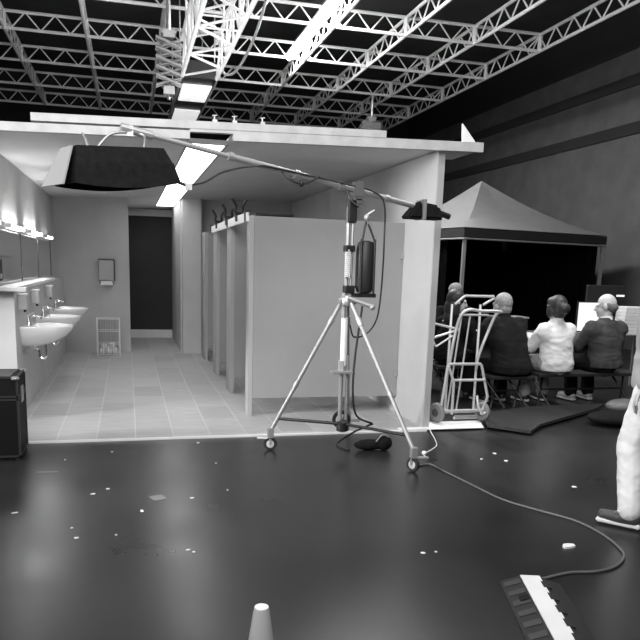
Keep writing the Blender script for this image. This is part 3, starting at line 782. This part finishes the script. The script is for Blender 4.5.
tag(obj('tape_strip', bm, mat('worn_tape', .22, .6)), 'faint strip of grey tape on the floor in front of the flight case', 'tape')

# ------------------------------------------------------------------ hand trolley
tr = thing('hand_trolley', (3.15, 6.4, .024), 'silver tubular hand trolley standing beside the right set wall', 'trolley')
TX0, TX1 = 2.96, 3.36
bm = bmesh.new()
for x in (3.02, 3.33): path(bm, smooth_pts([(x, 6.42, .12), (x+.02, 6.46, .5), (x+.05, 6.52, .9), (x+.09, 6.60, 1.17)], 4), .013, 8)
pieces('main_upright', bm, TALU, tr, True)
bm = bmesh.new(); path(bm, smooth_pts([(3.00, 6.37, .50), (3.06, 6.40, .85), (3.11, 6.40, 1.06), (3.20, 6.41, 1.13), (3.34, 6.42, 1.12), (3.56, 6.43, 1.115), (3.50, 6.44, 1.06), (3.36, 6.43, .7), (3.33, 6.42, .55)]), .015, 9)
obj('handle_loop', bm, TALU, tr, True)
bm = bmesh.new(); path(bm, [(3.14, 6.6, 1.17), (3.24, 6.62, 1.245), (3.26, 6.62, 1.255), (3.57, 6.62, 1.255), (3.585, 6.62, 1.24), (3.45, 6.6, 1.17)], .013, 8)
obj('top_handle', bm, TALU, tr, True)
bm = bmesh.new()
tube(bm, (3.10, 6.40, 1.08), (3.42, 6.42, 1.08), .011)
for xa, xb in ((3.13, 3.04), (3.22, 3.14)): tube(bm, (xa, 6.41, 1.08), (xb, 6.42, .10), .009)
pieces('back_slat', bm, TALU, tr, True)
bm = bmesh.new(); path(bm, [(2.93, 6.33, .12), (2.975, 6.32, .595), (2.99, 6.32, .61), (3.32, 6.32, .61), (3.335, 6.32, .595), (3.43, 6.33, .28), (3.37, 6.33, .10)], .014, 8)
obj('front_frame', bm, TALU, tr, True)
bm = bmesh.new(); path(bm, [(2.975, 6.30, .59), (3.035, 6.29, .44), (3.03, 6.28, .12)], .014, 8); tube(bm, (3.035, 6.29, .455), (3.37, 6.30, .455), .013); tube(bm, (2.93, 6.32, .15), (3.38, 6.32, .15), .012); tube(bm, (3.05, 6.28, .085), (3.30, 6.28, .085), .014)
pieces('cross_bar', bm, TALU, tr, True)
bm = bmesh.new(); box(bm, 3.06, 3.30, 6.26, 6.285, .075, .11, bev=.004); obj('toe_plate', bm, STEEL, tr)
for x in (2.915, 3.40):
    w = obj('wheel', BM(lathe, [(.045, -.025), (.085, -.025), (.098, -.012), (.098, .012), (.085, .025), (.045, .025)], (x, 6.37, .122), 22, axis=(1, .35, 0)), mat('grey_tyre', .22, .7), tr, True)
    obj('hub', BM(lathe, [(.012, -.04), (.03, -.03), (.05, -.022), (.05, .022), (.03, .03), (.012, .04)], (x, 6.37, .122), 16, axis=(1, .35, 0)), mat('dark_hub', .06, .5), w, True)
obj('axle', BM(tube, (2.93, 6.38, .122), (3.41, 6.36, .122), .01), STEEL, tr, True)
bm = bmesh.new(); tube(bm, (2.86, 6.55, .99), (3.16, 6.50, .93), .012); tube(bm, (2.84, 6.55, .82), (3.16, 6.50, .93), .012); tube(bm, (2.84, 6.55, .90), (2.92, 6.5, .76), .012); tube(bm, (2.92, 6.5, .76), (3.08, 6.48, .87), .010)
pieces('folding_arm', bm, TALU, tr, True)
bm = bmesh.new(); path(bm, smooth_pts([(3.30, 6.30, .30), (3.31, 6.28, .20), (3.36, 6.28, .12), (3.40, 6.29, .13)]), .012, 7); obj('fender', bm, TALU, tr, True)

# ------------------------------------------------------------------ canopy tent
A = V((5.80, 12.0, 0)); B = V((9.17, 12.6, 0)); nrm = V((-.6, 3.05, 0)); Cc = A+nrm; D = B+nrm
te = thing('canopy_tent', (A+D)/2, 'canopy tent with a pale pointed roof and black side curtains behind the seated people', 'tent')
EZ = 2.27; pk = V((6.95, 13.75, 3.30))
ctr = (A+D)/2
cor = [A, B, D, Cc]
bm = bmesh.new()
N = 10
for i in range(4):
    p, q = cor[i], cor[(i+1) % 4]; grid = []
    for r in range(N+1):
        f = r/N; row = []
        for s in range(N+1):
            g = s/N; e = p.lerp(q, g)+V((0, 0, EZ)); pt = e.lerp(pk, f)
            sag = .16*math.sin(PI*f)*(1-.3*abs(2*g-1)); pt.z -= sag
            row.append(bm.verts.new(pt))
        grid.append(row)
    for r in range(N):
        for s in range(N): bm.faces.new((grid[r][s], grid[r][s+1], grid[r+1][s+1], grid[r+1][s]))
bmesh.ops.remove_doubles(bm, verts=bm.verts, dist=.002)
r = bmesh.ops.solidify(bm, geom=bm.faces[:], thickness=.008)
obj('canopy', bm, CANVAS, te, True)
bm = bmesh.new()
for i in range(4):
    p, q = cor[i], cor[(i+1) % 4]; d = (q-p).normalized(); nn = V((d.y, -d.x, 0))*.01
    a, b = p+nn, q+nn
    hexa(bm, [a+V((0, 0, EZ-.17)), b+V((0, 0, EZ-.17)), b-nn*.5+V((0, 0, EZ-.17)), a-nn*.5+V((0, 0, EZ-.17))], [a+V((0, 0, EZ-.02)), b+V((0, 0, EZ-.02)), b-nn*.5+V((0, 0, EZ-.02)), a-nn*.5+V((0, 0, EZ-.02))])
pieces('valance', bm, mat('dark_valance', .016, .8), te)
bm = bmesh.new()
for i in range(4):
    p, q = cor[i], cor[(i+1) % 4]; tube(bm, p+V((0, 0, EZ-.2)), q+V((0, 0, EZ-.2)), .018)
pieces('roof_frame', bm, ALU, te, True)
for p in cor:
    pin = p+(ctr-p).normalized()*.06
    lg = obj('leg', BM(box, pin.x-.028, pin.x+.028, pin.y-.028, pin.y+.028, .01, EZ-.05), ALU, te)
    obj('foot_plate', BM(box, pin.x-.06, pin.x+.06, pin.y-.06, pin.y+.06, 0, .01), STEEL, lg)
def curtain(p, q, off):
    bm = bmesh.new(); n = 80; rows = []
    d = (q-p); nn = V((d.y, -d.x, 0)).normalized()
    for z in (.02, .6, 1.2, EZ-.06):
        rows.append([bm.verts.new(p+d*(i/n)-nn*(off+.03*math.sin(i*1.1)+.012*math.sin(i*2.7+z))+V((0, 0, z))) for i in range(n+1)])
    for a, b in zip(rows, rows[1:]):
        for i in range(n): bm.faces.new((a[i], a[i+1], b[i+1], b[i]))
    bmesh.ops.solidify(bm, geom=bm.faces[:], thickness=.006)
    obj('side_curtain', bm, DRAPE, te, True)
curtain(B+nrm*.03, D, .11); curtain(D, Cc, .11); curtain(Cc, A+nrm*.2, .11)
bm = bmesh.new(); e = D.lerp(Cc, .02)-nrm.normalized()*.25; box(bm, e.x-.13, e.x+.13, e.y-.01, e.y, 1.98, 2.18)
tag(obj('notice_paper', bm, mat('dim_paper', .14, .8)), 'small square notice hanging in front of the black tent curtain', 'notice')

# ------------------------------------------------------------------ tables and gear
tb = thing('folding_table', (4.6, 8.1, 0), 'long dark-topped folding table in front of the seated people', 'table')
obj('tabletop', BM(box, 3.95, 6.9, 7.86, 8.52, .72, .75, bev=.006), mat('dark_tabletop', .05, .5), tb)
for x in (4.1, 6.75):
    for y in (7.95, 8.44): obj('leg', BM(tube, (x, y, 0), (x, y, .72), .016), STEEL, tb, True)
mo = thing('laptop', (5.7, 8.0, .75), 'bright white screen standing on the table in front of the bald man', 'screen')
obj('keyboard_base', BM(box, 5.54, 5.86, 7.90, 8.03, .7505, .772, bev=.004), GREYP, mo)
obj('screen', BM(box, 5.545, 5.855, 8.033, 8.04, .79, 1.15), SCREEN, mo)
obj('screen_frame', BM(box, 5.525, 5.875, 8.0405, 8.055, .775, 1.165, bev=.004), BLACK, mo)
mo = thing('monitor', (6.13, 8.3, .75), 'wide black monitor behind the bald man', 'monitor')
obj('casing', BM(box, 5.84, 6.42, 8.3, 8.35, 1.15, 1.37, bev=.01), BLACK, mo)
obj('stand', BM(box, 6.10, 6.16, 8.32, 8.35, .766, 1.149), BLACKM, mo)
obj('foot', BM(box, 6.0, 6.26, 8.25, 8.45, .7505, .765), BLACKM, mo)
obj('indicator_bar', BM(box, 6.28, 6.40, 8.292, 8.2995, 1.225, 1.25), SCREEN, mo, label='bright white bar on the casing')
bm = bmesh.new(); box(bm, 4.16, 4.42, 7.88, 8.0, .7505, .785)
tag(obj('paper_stack', bm, PAPER), 'flat stack of white paper on the table left of the woman in the light jacket', 'paper')
bm = bmesh.new()
for i in range(8): box(bm, 6.14+i*.004, 6.50-i*.006, 7.92, 8.12, .7505+i*.045, .7955+i*.045, bev=.008)
tag(obj('folded_cloth', bm, WHITE), 'stack of folded white cloth on the table right of the bald man', 'cloth')
cs = thing('equipment_box', (4.6, 8.15, .75), 'low dark equipment box on the table between two seated people', 'box')
obj('body', BM(box, 4.45, 4.85, 8.06, 8.35, .7505, .93, bev=.01), BLACK, cs); obj('lid', BM(box, 4.44, 4.86, 8.05, 8.36, .932, .955, bev=.006), GREYP, cs)
bx_ = thing('storage_box', (3.55, 8.6, 0), 'tall pale box with dark stripes standing behind the dark-haired woman', 'box')
obj('body', BM(box, 3.40, 3.75, 8.5, 8.8, .0, 1.17, bev=.006), LGREYP, bx_)
bm = bmesh.new()
for z in (.95, 1.05, 1.11): box(bm, 3.40, 3.75, 8.494, 8.499, z, z+.025)
pieces('stripe', bm, BLACK, bx_)

def bench(x0, x1, y0, y1, z, label):
    o = thing('bench', ((x0+x1)/2, (y0+y1)/2, 0), label, 'bench', 'black folding benches')
    obj('seat', BM(box, x0, x1, y0, y1, z-.035, z, bev=.008), BLACK, o)
    for x in (x0+.12, x1-.12):
        bm = bmesh.new(); tube(bm, (x-.09, y0+.04, .0), (x+.09, y1-.04, z-.035), .013); tube(bm, (x+.09, y0+.04, .0), (x-.09, y1-.04, z-.035), .013)
        pieces('leg', bm, BLACKM, o, True)
    obj('stretcher', BM(tube, (x0+.12, (y0+y1)/2, z*.5), (x1-.12, (y0+y1)/2, z*.5), .01), BLACKM, o, True)
bench(4.40, 5.72, 6.98, 7.28, .40, 'black bench under the woman in the light jacket and the bald man')
bench(3.86, 4.39, 7.06, 7.34, .36, 'short black bench under the hunched person in the black jacket')
bench(3.44, 3.74, 7.50, 7.80, .42, 'short black bench under the dark-haired woman')
# black board and bag on the floor
bm = bmesh.new()
poly = [(3.33, 6.10, .025), (3.62, 5.80, .02), (3.88, 6.06, .02), (5.0, 6.72, .03), (5.2, 6.9, .03), (4.9, 6.95, .03), (4.3, 6.92, .02), (3.55, 6.65, .02)]
hexa(bm, poly, [(a, b, c+.03) for a, b, c in poly])
tag(obj('black_sheet', bm, mat('black_sheet', .035, .35, bump=.3, scale=6)), 'large flat black sheet lying on the floor before the benches', 'sheet')
bg = thing('bag', (4.95, 6.35, 0), 'dark soft bag with a grey top lying at the end of the black sheet', 'bag')
bm = bmesh.new(); ell(bm, (4.90, 6.15, .07), .42, .25, .075); ell(bm, (5.2, 6.2, .06), .3, .22, .06); obj('bag_body', remesh(bm, .012, 6), CLOTHB, bg, True)
bm = bmesh.new(); ell(bm, (4.98, 6.25, .17), .22, .16, .075); obj('bag_top', remesh(bm, .012, 6), mat('grey_nylon', .10, .5, bump=.2, scale=10), bg, True, label='grey nylon top')
bm = bmesh.new(); path(bm, smooth_pts([(4.8, 5.98, .12), (4.86, 5.93, .17), (4.95, 5.93, .18), (5.03, 5.97, .13)]), .012, 6); obj('strap', bm, BLACK, bg, True)

# ------------------------------------------------------------------ people
def xf(pt, R, T): return R @ V(pt)+T
def add_hand(bm, wrist, d, up, side, curl=.5):
    """palm, four unequal bent fingers, thumb from the side of the palm"""
    d = d.normalized(); lat = d.cross(up).normalized()*side
    up = lat.cross(d).normalized()*side if False else (up-d*up.dot(d)).normalized()
    w = V(wrist)
    for t in (-.028, -.010, .010, .028): caps(bm, w+d*.01+lat*t*.6, w+d*.085+lat*t, .014, .0125, 8)
    L = (.062, .074, .080, .068)
    for i, t in enumerate((-.030, -.010, .011, .031)):
        b = w+d*.085+lat*t; m = b+(d*math.cos(curl*.5)-up*math.sin(curl*.5))*L[i]*.5; e = m+(d*math.cos(curl*1.4)-up*math.sin(curl*1.4))*L[i]*.5
        caps(bm, b, m, .0095, .009, 8); caps(bm, m, e, .009, .0078, 8)
    b = w+d*.03+lat*.03; m = b+(d*.6+lat*.75-up*.2).normalized()*.045; e = m+(d*.9+lat*.25-up*.3).normalized()*.035
    caps(bm, b, m, .013, .011, 8); caps(bm, m, e, .0105, .009, 8)
def person(T, yaw, label, J, mats, hair=None, cuff=True, coat=0., headyaw=0., headpitch=0., beard=False, group=None, collar=True, hs=1.14):
    """J: joint positions in the person's own frame (faces +Y). Body is one continuous skin; clothes are children."""
    R = Matrix.Rotation(yaw, 3, 'Z'); T = V(T)
    P = {k: xf(v, R, T) for k, v in J.items()}
    f = R @ V((0, 1, 0)); rt = R @ V((1, 0, 0)); upv = V((0, 0, 1))
    HR = R @ Matrix.Rotation(headyaw, 3, 'Z') @ Matrix.Rotation(headpitch, 3, 'X')
    H = P['head']; HR = HR @ Matrix.Scale(hs, 3); h = lambda x, y, z: H+HR @ V((x, y, z))
    bm = bmesh.new()
    # head: skull, face, jaw, nose, ears, brow, lips
    ell(bm, h(0, -.012, .02), .076, .094, .10, HR.to_4x4()); ell(bm, h(0, .03, -.035), .060, .066, .085, HR.to_4x4())
    ell(bm, h(0, .055, -.085), .036, .036, .032, HR.to_4x4())
    caps(bm, h(0, .088, .012), h(0, .108, -.028), .011, .016, 8)
    ell(bm, h(-.034, .072, .018), .026, .018, .010, HR.to_4x4()); ell(bm, h(.034, .072, .018), .026, .018, .010, HR.to_4x4())
    ell(bm, h(0, .086, -.062), .024, .012, .009, HR.to_4x4())
    for s in (-1, 1): ell(bm, h(s*.078, -.008, -.01), .012, .024, .034, HR.to_4x4(), 10)
    caps(bm, P['neck'], h(0, -.015, -.06), .060, .054)
    # trunk and limbs under the clothes
    caps(bm, P['neck'], P['chest'], .06, .12); caps(bm, P['chest'], P['pelvis'], .125, .125)
    for s in 'LR':
        caps(bm, P['chest']+V((0, 0, .08)), P['sh'+s], .09, .06); caps(bm, P['sh'+s], P['el'+s], .05, .038); caps(bm, P['el'+s], P['wr'+s], .037, .024)
        caps(bm, P['pelvis'], P['hip'+s], .11, .09); caps(bm, P['hip'+s], P['kn'+s], .082, .055); caps(bm, P['kn'+s], P['an'+s], .052, .036)
        toe = P['toe'+s]; caps(bm, P['an'+s]-V((0, 0, .03)), toe, .035, .03)
        d = (P['wr'+s]-P['el'+s]).normalized()
        add_hand(bm, P['wr'+s], d, upv if abs(d.z) < .8 else f, -1 if s == 'L' else 1)
    body = remesh(bm, .0085, 4)
    o = obj('person', body, mats['skin'], None, True, base=(T.x, T.y, 0)); tag(o, label, 'person', group)
    # eyes
    for s in (-1, 1):
        e = obj('eye', BM(ell, h(s*.032, .082, .002), .012, .008, .008, HR.to_4x4(), 10), mat('eye_white', .6, .3), o, True)
        obj('iris', BM(ell, h(s*.032, .0875, .002), .0055, .004, .0055, HR.to_4x4(), 8), BLACK, e, True)
    # jacket
    bm = bmesh.new(); g = mats.get('bulk', 1.)
    ch, pe = P['chest'], P['pelvis']
    M4 = R.to_4x4()
    nk = P['neck']; shm = (P['shL']+P['shR'])*.5; hw = (P['shL']-P['shR']).length*.5
    rings = [(pe-V((0, 0, .06+coat)), .175*g, .15*g), (pe, .182*g, .152*g), (pe.lerp(ch, .5), .172*g, .135*g), (ch, hw*.98*g, .135*g), (ch.lerp(shm, .75), hw*.98*g, .12*g), (shm+V((0, 0, .035)), hw*.62, .095*g), (nk+V((0, 0, .0)), .088, .078), (nk+V((0, 0, .03)), .062, .062)]
    prev = None
    for c0, a, b in rings:
        cur = [bm.verts.new(c0+rt*a*math.copysign(abs(math.cos(t))**.8, math.cos(t))+f*b*math.sin(t)) for t in [2*PI*q/28 for q in range(28)]]
        if prev:
            for q in range(28): bm.faces.new((prev[q], prev[(q+1) % 28], cur[(q+1) % 28], cur[q]))
        else: bm.faces.new(cur[::-1])
        prev = cur
    bm.faces.new(prev)
    for s in 'LR':
        caps(bm, nk-V((0, 0, .055)), P['sh'+s]-V((0, 0, .005)), .062, .070*g); caps(bm, P['sh'+s]-V((0, 0, .03)), ch+rt*(.05 if s == 'R' else -.05), .085*g, .12*g)
        caps(bm, P['sh'+s], P['el'+s], .074*g, .060*g); caps(bm, P['el'+s], P['el'+s].lerp(P['wr'+s], .93), .058*g, .042*g)
    ja = obj('jacket', folds(remesh(bm, .010, 8), mats.get('fold', .010)), mats['top'], o, True)
    if collar:
        bm = bmesh.new(); d = (H-P['neck']).normalized(); lathe(bm, [(.078, -.03), (.072, .015), (.064, .015), (.066, -.03)], P['neck']+d*.02, 18, axis=d)
        obj('collar', bm, mats.get('collar', mats['top']), ja, True)
    # trousers
    bm = bmesh.new()
    caps(bm, P['pelvis']+V((0, 0, .03)), P['pelvis']-V((0, 0, .03)), .145, .14)
    for s in 'LR':
        caps(bm, P['pelvis'], P['hip'+s], .14, .115); caps(bm, P['hip'+s], P['kn'+s], .108, .082); caps(bm, P['kn'+s], P['an'+s]+V((0, 0, .02)), .080, .074)
    obj('trousers', folds(remesh(bm, .010, 5), .007, (9, 9, 14)), mats['legs'], o, True)
    for s in 'LR':
        a, t = P['an'+s], P['toe'+s]; fd = V((t.x-a.x, t.y-a.y, 0)).normalized(); gz = min(a.z, t.z)
        bm = bmesh.new(); caps(bm, a-fd*.03-V((0, 0, .035)), a+fd*.05-V((0, 0, .04)), .045, .046); caps(bm, a+fd*.04-V((0, 0, .045)), t-fd*.0+V((0, 0, .012)), .042, .036)
        sh = obj('shoe', remesh(bm, .008, 4), mats['shoe'], o, True)
        bm = bmesh.new(); q = a-fd*.07; e = t+fd*.035; sd = V((-fd.y, fd.x, 0))
        zq = a.z-.088; ze = t.z-.030
        hexa(bm, [q+sd*.035+V((0, 0, zq-q.z)), q-sd*.035+V((0, 0, zq-q.z)), e-sd*.04+V((0, 0, ze-e.z)), e+sd*.04+V((0, 0, ze-e.z))], [q+sd*.036+V((0, 0, zq-q.z+.03)), q-sd*.036+V((0, 0, zq-q.z+.03)), e-sd*.04+V((0, 0, ze-e.z+.025)), e+sd*.04+V((0, 0, ze-e.z+.025))])
        bmesh.ops.bevel(bm, geom=list(bm.edges), offset=.008, segments=2, affect='EDGES')
        obj('sole', bm, mats.get('sole', mats['shoe']), sh)
    # hair / caps
    if hair:
        bm = bmesh.new(); hair(bm, h, HR.to_4x4())
        obj(mats.get('hairname', 'hair'), remesh(bm, .008, 4), mats['hair'], o, True)
    return o
def seat_joints(s=.42, lean=.06, sh=.19, reach=.36, hz=.02, slump=0., kn=.40, hdrop=0.):
    return dict(pelvis=(0, 0, s+.11), chest=(0, lean*.6, s+.36-slump*.5), neck=(0, lean, s+.565-slump), head=(0, lean+.03+hdrop*.6, s+.72-slump-hdrop),
        shL=(-sh, lean*.9, s+.475-slump), shR=(sh, lean*.9, s+.475-slump), elL=(-sh-.06, lean+.12, s+.27-slump*.5), elR=(sh+.06, lean+.12, s+.27-slump*.5),
        wrL=(-.10, lean+reach-.04, s+.345+hz), wrR=(.10, lean+reach-.04, s+.345+hz), hipL=(-.10, .04, s+.10), hipR=(.10, .04, s+.10),
        knL=(-.13, kn, s+.075), knR=(.13, kn, s+.075), anL=(-.13, kn-.04, .10), anR=(.13, kn-.04, .10), toeL=(-.14, kn+.12, .045), toeR=(.14, kn+.12, .045))
DARKCL = mat('charcoal_knit', .05, .9, var=.2, scale=14, bump=.2)
def bun(bm, h, M):
    ell(bm, h(0, -.02, .03), .088, .10, .10, M); ell(bm, h(0, -.05, -.03), .074, .07, .08, M); ell(bm, h(0, -.125, .0), .058, .048, .055, M); ell(bm, h(0, .02, .055), .08, .085, .06, M)
    ell(bm, h(-.076, .0, -.03), .024, .045, .07, M); ell(bm, h(.076, .0, -.03), .024, .045, .07, M)
def longhair(bm, h, M):
    ell(bm, h(0, -.02, .032), .09, .10, .10, M); ell(bm, h(0, -.06, -.06), .08, .06, .11, M); ell(bm, h(-.07, -.02, -.07), .025, .05, .10, M); ell(bm, h(.07, -.02, -.07), .025, .05, .10, M); ell(bm, h(0, -.065, -.16), .075, .045, .08, M)
def cap(bm, h, M): ell(bm, h(0, -.012, .048), .088, .104, .085, M); ell(bm, h(0, .08, .035), .06, .06, .012, M)
def fringe(bm, h, M):
    ell(bm, h(0, -.06, -.02), .076, .058, .055, M); ell(bm, h(-.068, -.03, -.005), .018, .04, .035, M); ell(bm, h(.068, -.03, -.005), .018, .04, .035, M)
def short(bm, h, M): ell(bm, h(0, -.022, .035), .086, .098, .098, M); ell(bm, h(0, -.05, -.03), .074, .06, .065, M)
# bald man
person((5.31, 7.10, 0), math.radians(8), 'bald man in a dark grey sweater sitting with his back to the camera',
       seat_joints(.405, .04, .21, slump=-.03), dict(skin=mat('bald_skin', .55, .45), top=mat('grey_sweater', .055, .9, spec=.2, var=.2, scale=12, bump=.2), collar=WHITE, legs=CLOTHB, shoe=mat('pale_shoe', .5, .6), sole=WHITE, hair=mat('stubble', .16, .9), bulk=1.12), fringe, headyaw=math.radians(38), headpitch=math.radians(-8))
# woman with bun in a light jacket
person((4.66, 7.08, 0), math.radians(6), 'woman with a dark hair bun in a light jacket sitting beside the bald man',
       seat_joints(.405, .05, .17, slump=.0), dict(skin=SKIN, top=mat('light_jacket', .68, .75, var=.08, scale=7, bump=.7), legs=mat('light_trousers', .3, .8), shoe=BLACK, sole=WHITE, hair=mat('dark_hair', .035, .5, var=.4, scale=40), bulk=1.10), bun, coat=.03)
# hunched person in black
person((4.17, 7.20, 0), math.radians(14), 'hunched person in a bulky black jacket sitting with their back to the camera',
       seat_joints(.365, .18, .21, slump=-.07, hdrop=.03, kn=.32), dict(skin=SKIN, top=mat('black_jacket', .011, .9, spec=.15, var=.3, scale=8, bump=.4), legs=CLOTHB, shoe=BLACK, sole=mat('pale_sole', .5, .6), hair=mat('grey_hair', .30, .6, var=.3, scale=40), bulk=1.28), short, coat=.03)
# dark haired woman facing right
J = seat_joints(.425, .08, .165, reach=.28, kn=.30)
person((3.60, 7.66, 0), math.radians(-60), 'dark-haired woman in dark clothes sitting at left with her pale face turned right',
       J, dict(skin=mat('pale_skin', .62, .5), top=CLOTHB, legs=CLOTHB, shoe=BLACK, hair=mat('dark_hair', .035, .5), bulk=1.0), longhair, headyaw=math.radians(-40), headpitch=math.radians(-8))
# person in cap beyond the table
J = seat_joints(.47, .05, .19, reach=.28, slump=-.0)
person((4.36, 9.2, 0), math.radians(165), 'person in a grey knit cap facing the camera behind the trolley',
       J, dict(skin=mat('dim_skin', .28, .5), top=CLOTHB, legs=CLOTHB, shoe=BLACK, hair=mat('grey_knit', .22, .9, bump=.3, scale=60), hairname='cap'), cap)
st2 = thing('stool', (4.36, 9.2, 0), 'black stool under the person in the grey knit cap', 'stool')
obj('seat', BM(lathe, [(.16, 0), (.17, .01), (.17, .04), (.16, .05)], (4.36, 9.2, .40), 20), BLACK, st2, True)
for a in range(4): obj('leg', BM(tube, (4.36+.12*math.cos(a*PI/2+.7), 9.2+.12*math.sin(a*PI/2+.7), .40), (4.36+.19*math.cos(a*PI/2+.7), 9.2+.19*math.sin(a*PI/2+.7), 0), .014), BLACKM, st2, True)
# man walking at the right edge (faces left/away)
J = dict(pelvis=(0, 0, .93), chest=(0, .02, 1.20), neck=(0, .03, 1.43), head=(.13, .08, 1.60), shL=(-.225, .02, 1.40), shR=(.20, .02, 1.385), elL=(-.285, -.05, 1.13), elR=(.25, -.02, 1.12),
         wrL=(-.27, .04, .88), wrR=(.235, .10, .88), hipL=(-.09, 0, .90), hipR=(.09, 0, .90), knL=(-.10, .10, .51), knR=(.10, -.02, .50), anL=(-.155, .05, .10), anR=(.10, -.22, .125), toeL=(-.16, .20, .045), toeR=(.11, -.06, .045))
person((3.05, 3.55, 0), math.radians(40), 'person in a light jacket and pale trousers walking past at the right edge',
       J, dict(skin=SKIN, top=mat('beige_jacket', .38, .8, var=.1, scale=9, bump=.3), legs=mat('pale_trousers', .78, .8, var=.08, scale=10, bump=.4), shoe=mat('dark_shoe', .05, .5), sole=WHITE, hair=mat('dark_hair', .035, .5)), short, coat=.02, headyaw=math.radians(-35))

# ------------------------------------------------------------------ light
def area(name, loc, rot, sx, sy, e, spread=180):
    l = bpy.data.lights.new(name, 'AREA'); l.shape = 'RECTANGLE'; l.size = sx; l.size_y = sy; l.energy = e
    l.spread = math.radians(spread)
    o = bpy.data.objects.new(name, l); COL.objects.link(o); o.location = loc; o.rotation_euler = rot
    return o
def aim(o, t):
    d = V(t)-o.location; o.rotation_euler = d.to_track_quat('-Z', 'Y').to_euler()
k = area('studio_front_light', (1.0, -1.0, 5.4), (0, 0, 0), 3.0, 2.0, 135); aim(k, (.9, 7.0, .8))
k = area('studio_overhead_light', (.6, 3.2, 5.6), (0, 0, 0), 3.0, 1.2, 140); aim(k, (.6, 7.4, 0))
k = area('left_flood_light', (-7.0, 4.5, 2.5), (0, 0, 0), 1.2, 1.0, 105, 70); aim(k, (2.7, 6.8, 1.4))
k = area('grid_tube_light', (3.55, 13.0, 5.86), (0, 0, 0), .3, 7.0, 950)
k = area('right_bay_light', (5.0, 6.0, 5.6), (0, 0, 0), 2.0, 2.0, 80, 110); aim(k, (4.6, 7.0, 0))
k = area('added_grid_fill', (-1.5, 0.5, 3.6), (0, 0, 0), 3.0, 2.0, 260); aim(k, (1.5, 16.0, 6.2))  # unseen fill added to brighten the roof trusses from below
w = bpy.data.worlds.new('world'); scn.world = w; w.use_nodes = True
w.node_tree.nodes['Background'].inputs[0].default_value = (1, 1, 1, 1)
w.node_tree.nodes['Background'].inputs[1].default_value = .02

# ------------------------------------------------------------------ camera
yaw, pitch, roll, fpx, ppy = .263548907, .191386668, -.0309275256, 714.99, 405.08
fw = V((math.sin(yaw)*math.cos(pitch), math.cos(yaw)*math.cos(pitch), -math.sin(pitch)))
r0 = fw.cross(V((0, 0, 1))).normalized(); d0 = fw.cross(r0)
c, s = math.cos(roll), math.sin(roll)
r_ = c*r0+s*d0; d_ = -s*r0+c*d0
cd = bpy.data.cameras.new('camera'); cam = bpy.data.objects.new('camera', cd); COL.objects.link(cam)
m = Matrix((r_, -d_, -fw)).transposed().to_4x4(); m.translation = V((0, 0, 1.5)); cam.matrix_world = m
cd.sensor_width = 36; cd.sensor_fit = 'HORIZONTAL'; cd.lens = fpx/640*36
cd.shift_y = (ppy-320)/640; cd.clip_start = .05; cd.clip_end = 100
scn.camera = cam
scn.view_settings.view_transform = 'Standard'; scn.view_settings.look = 'None'
scn.view_settings.gamma = 1; scn.view_settings.exposure = 0.14; scn.view_settings.use_curve_mapping = False
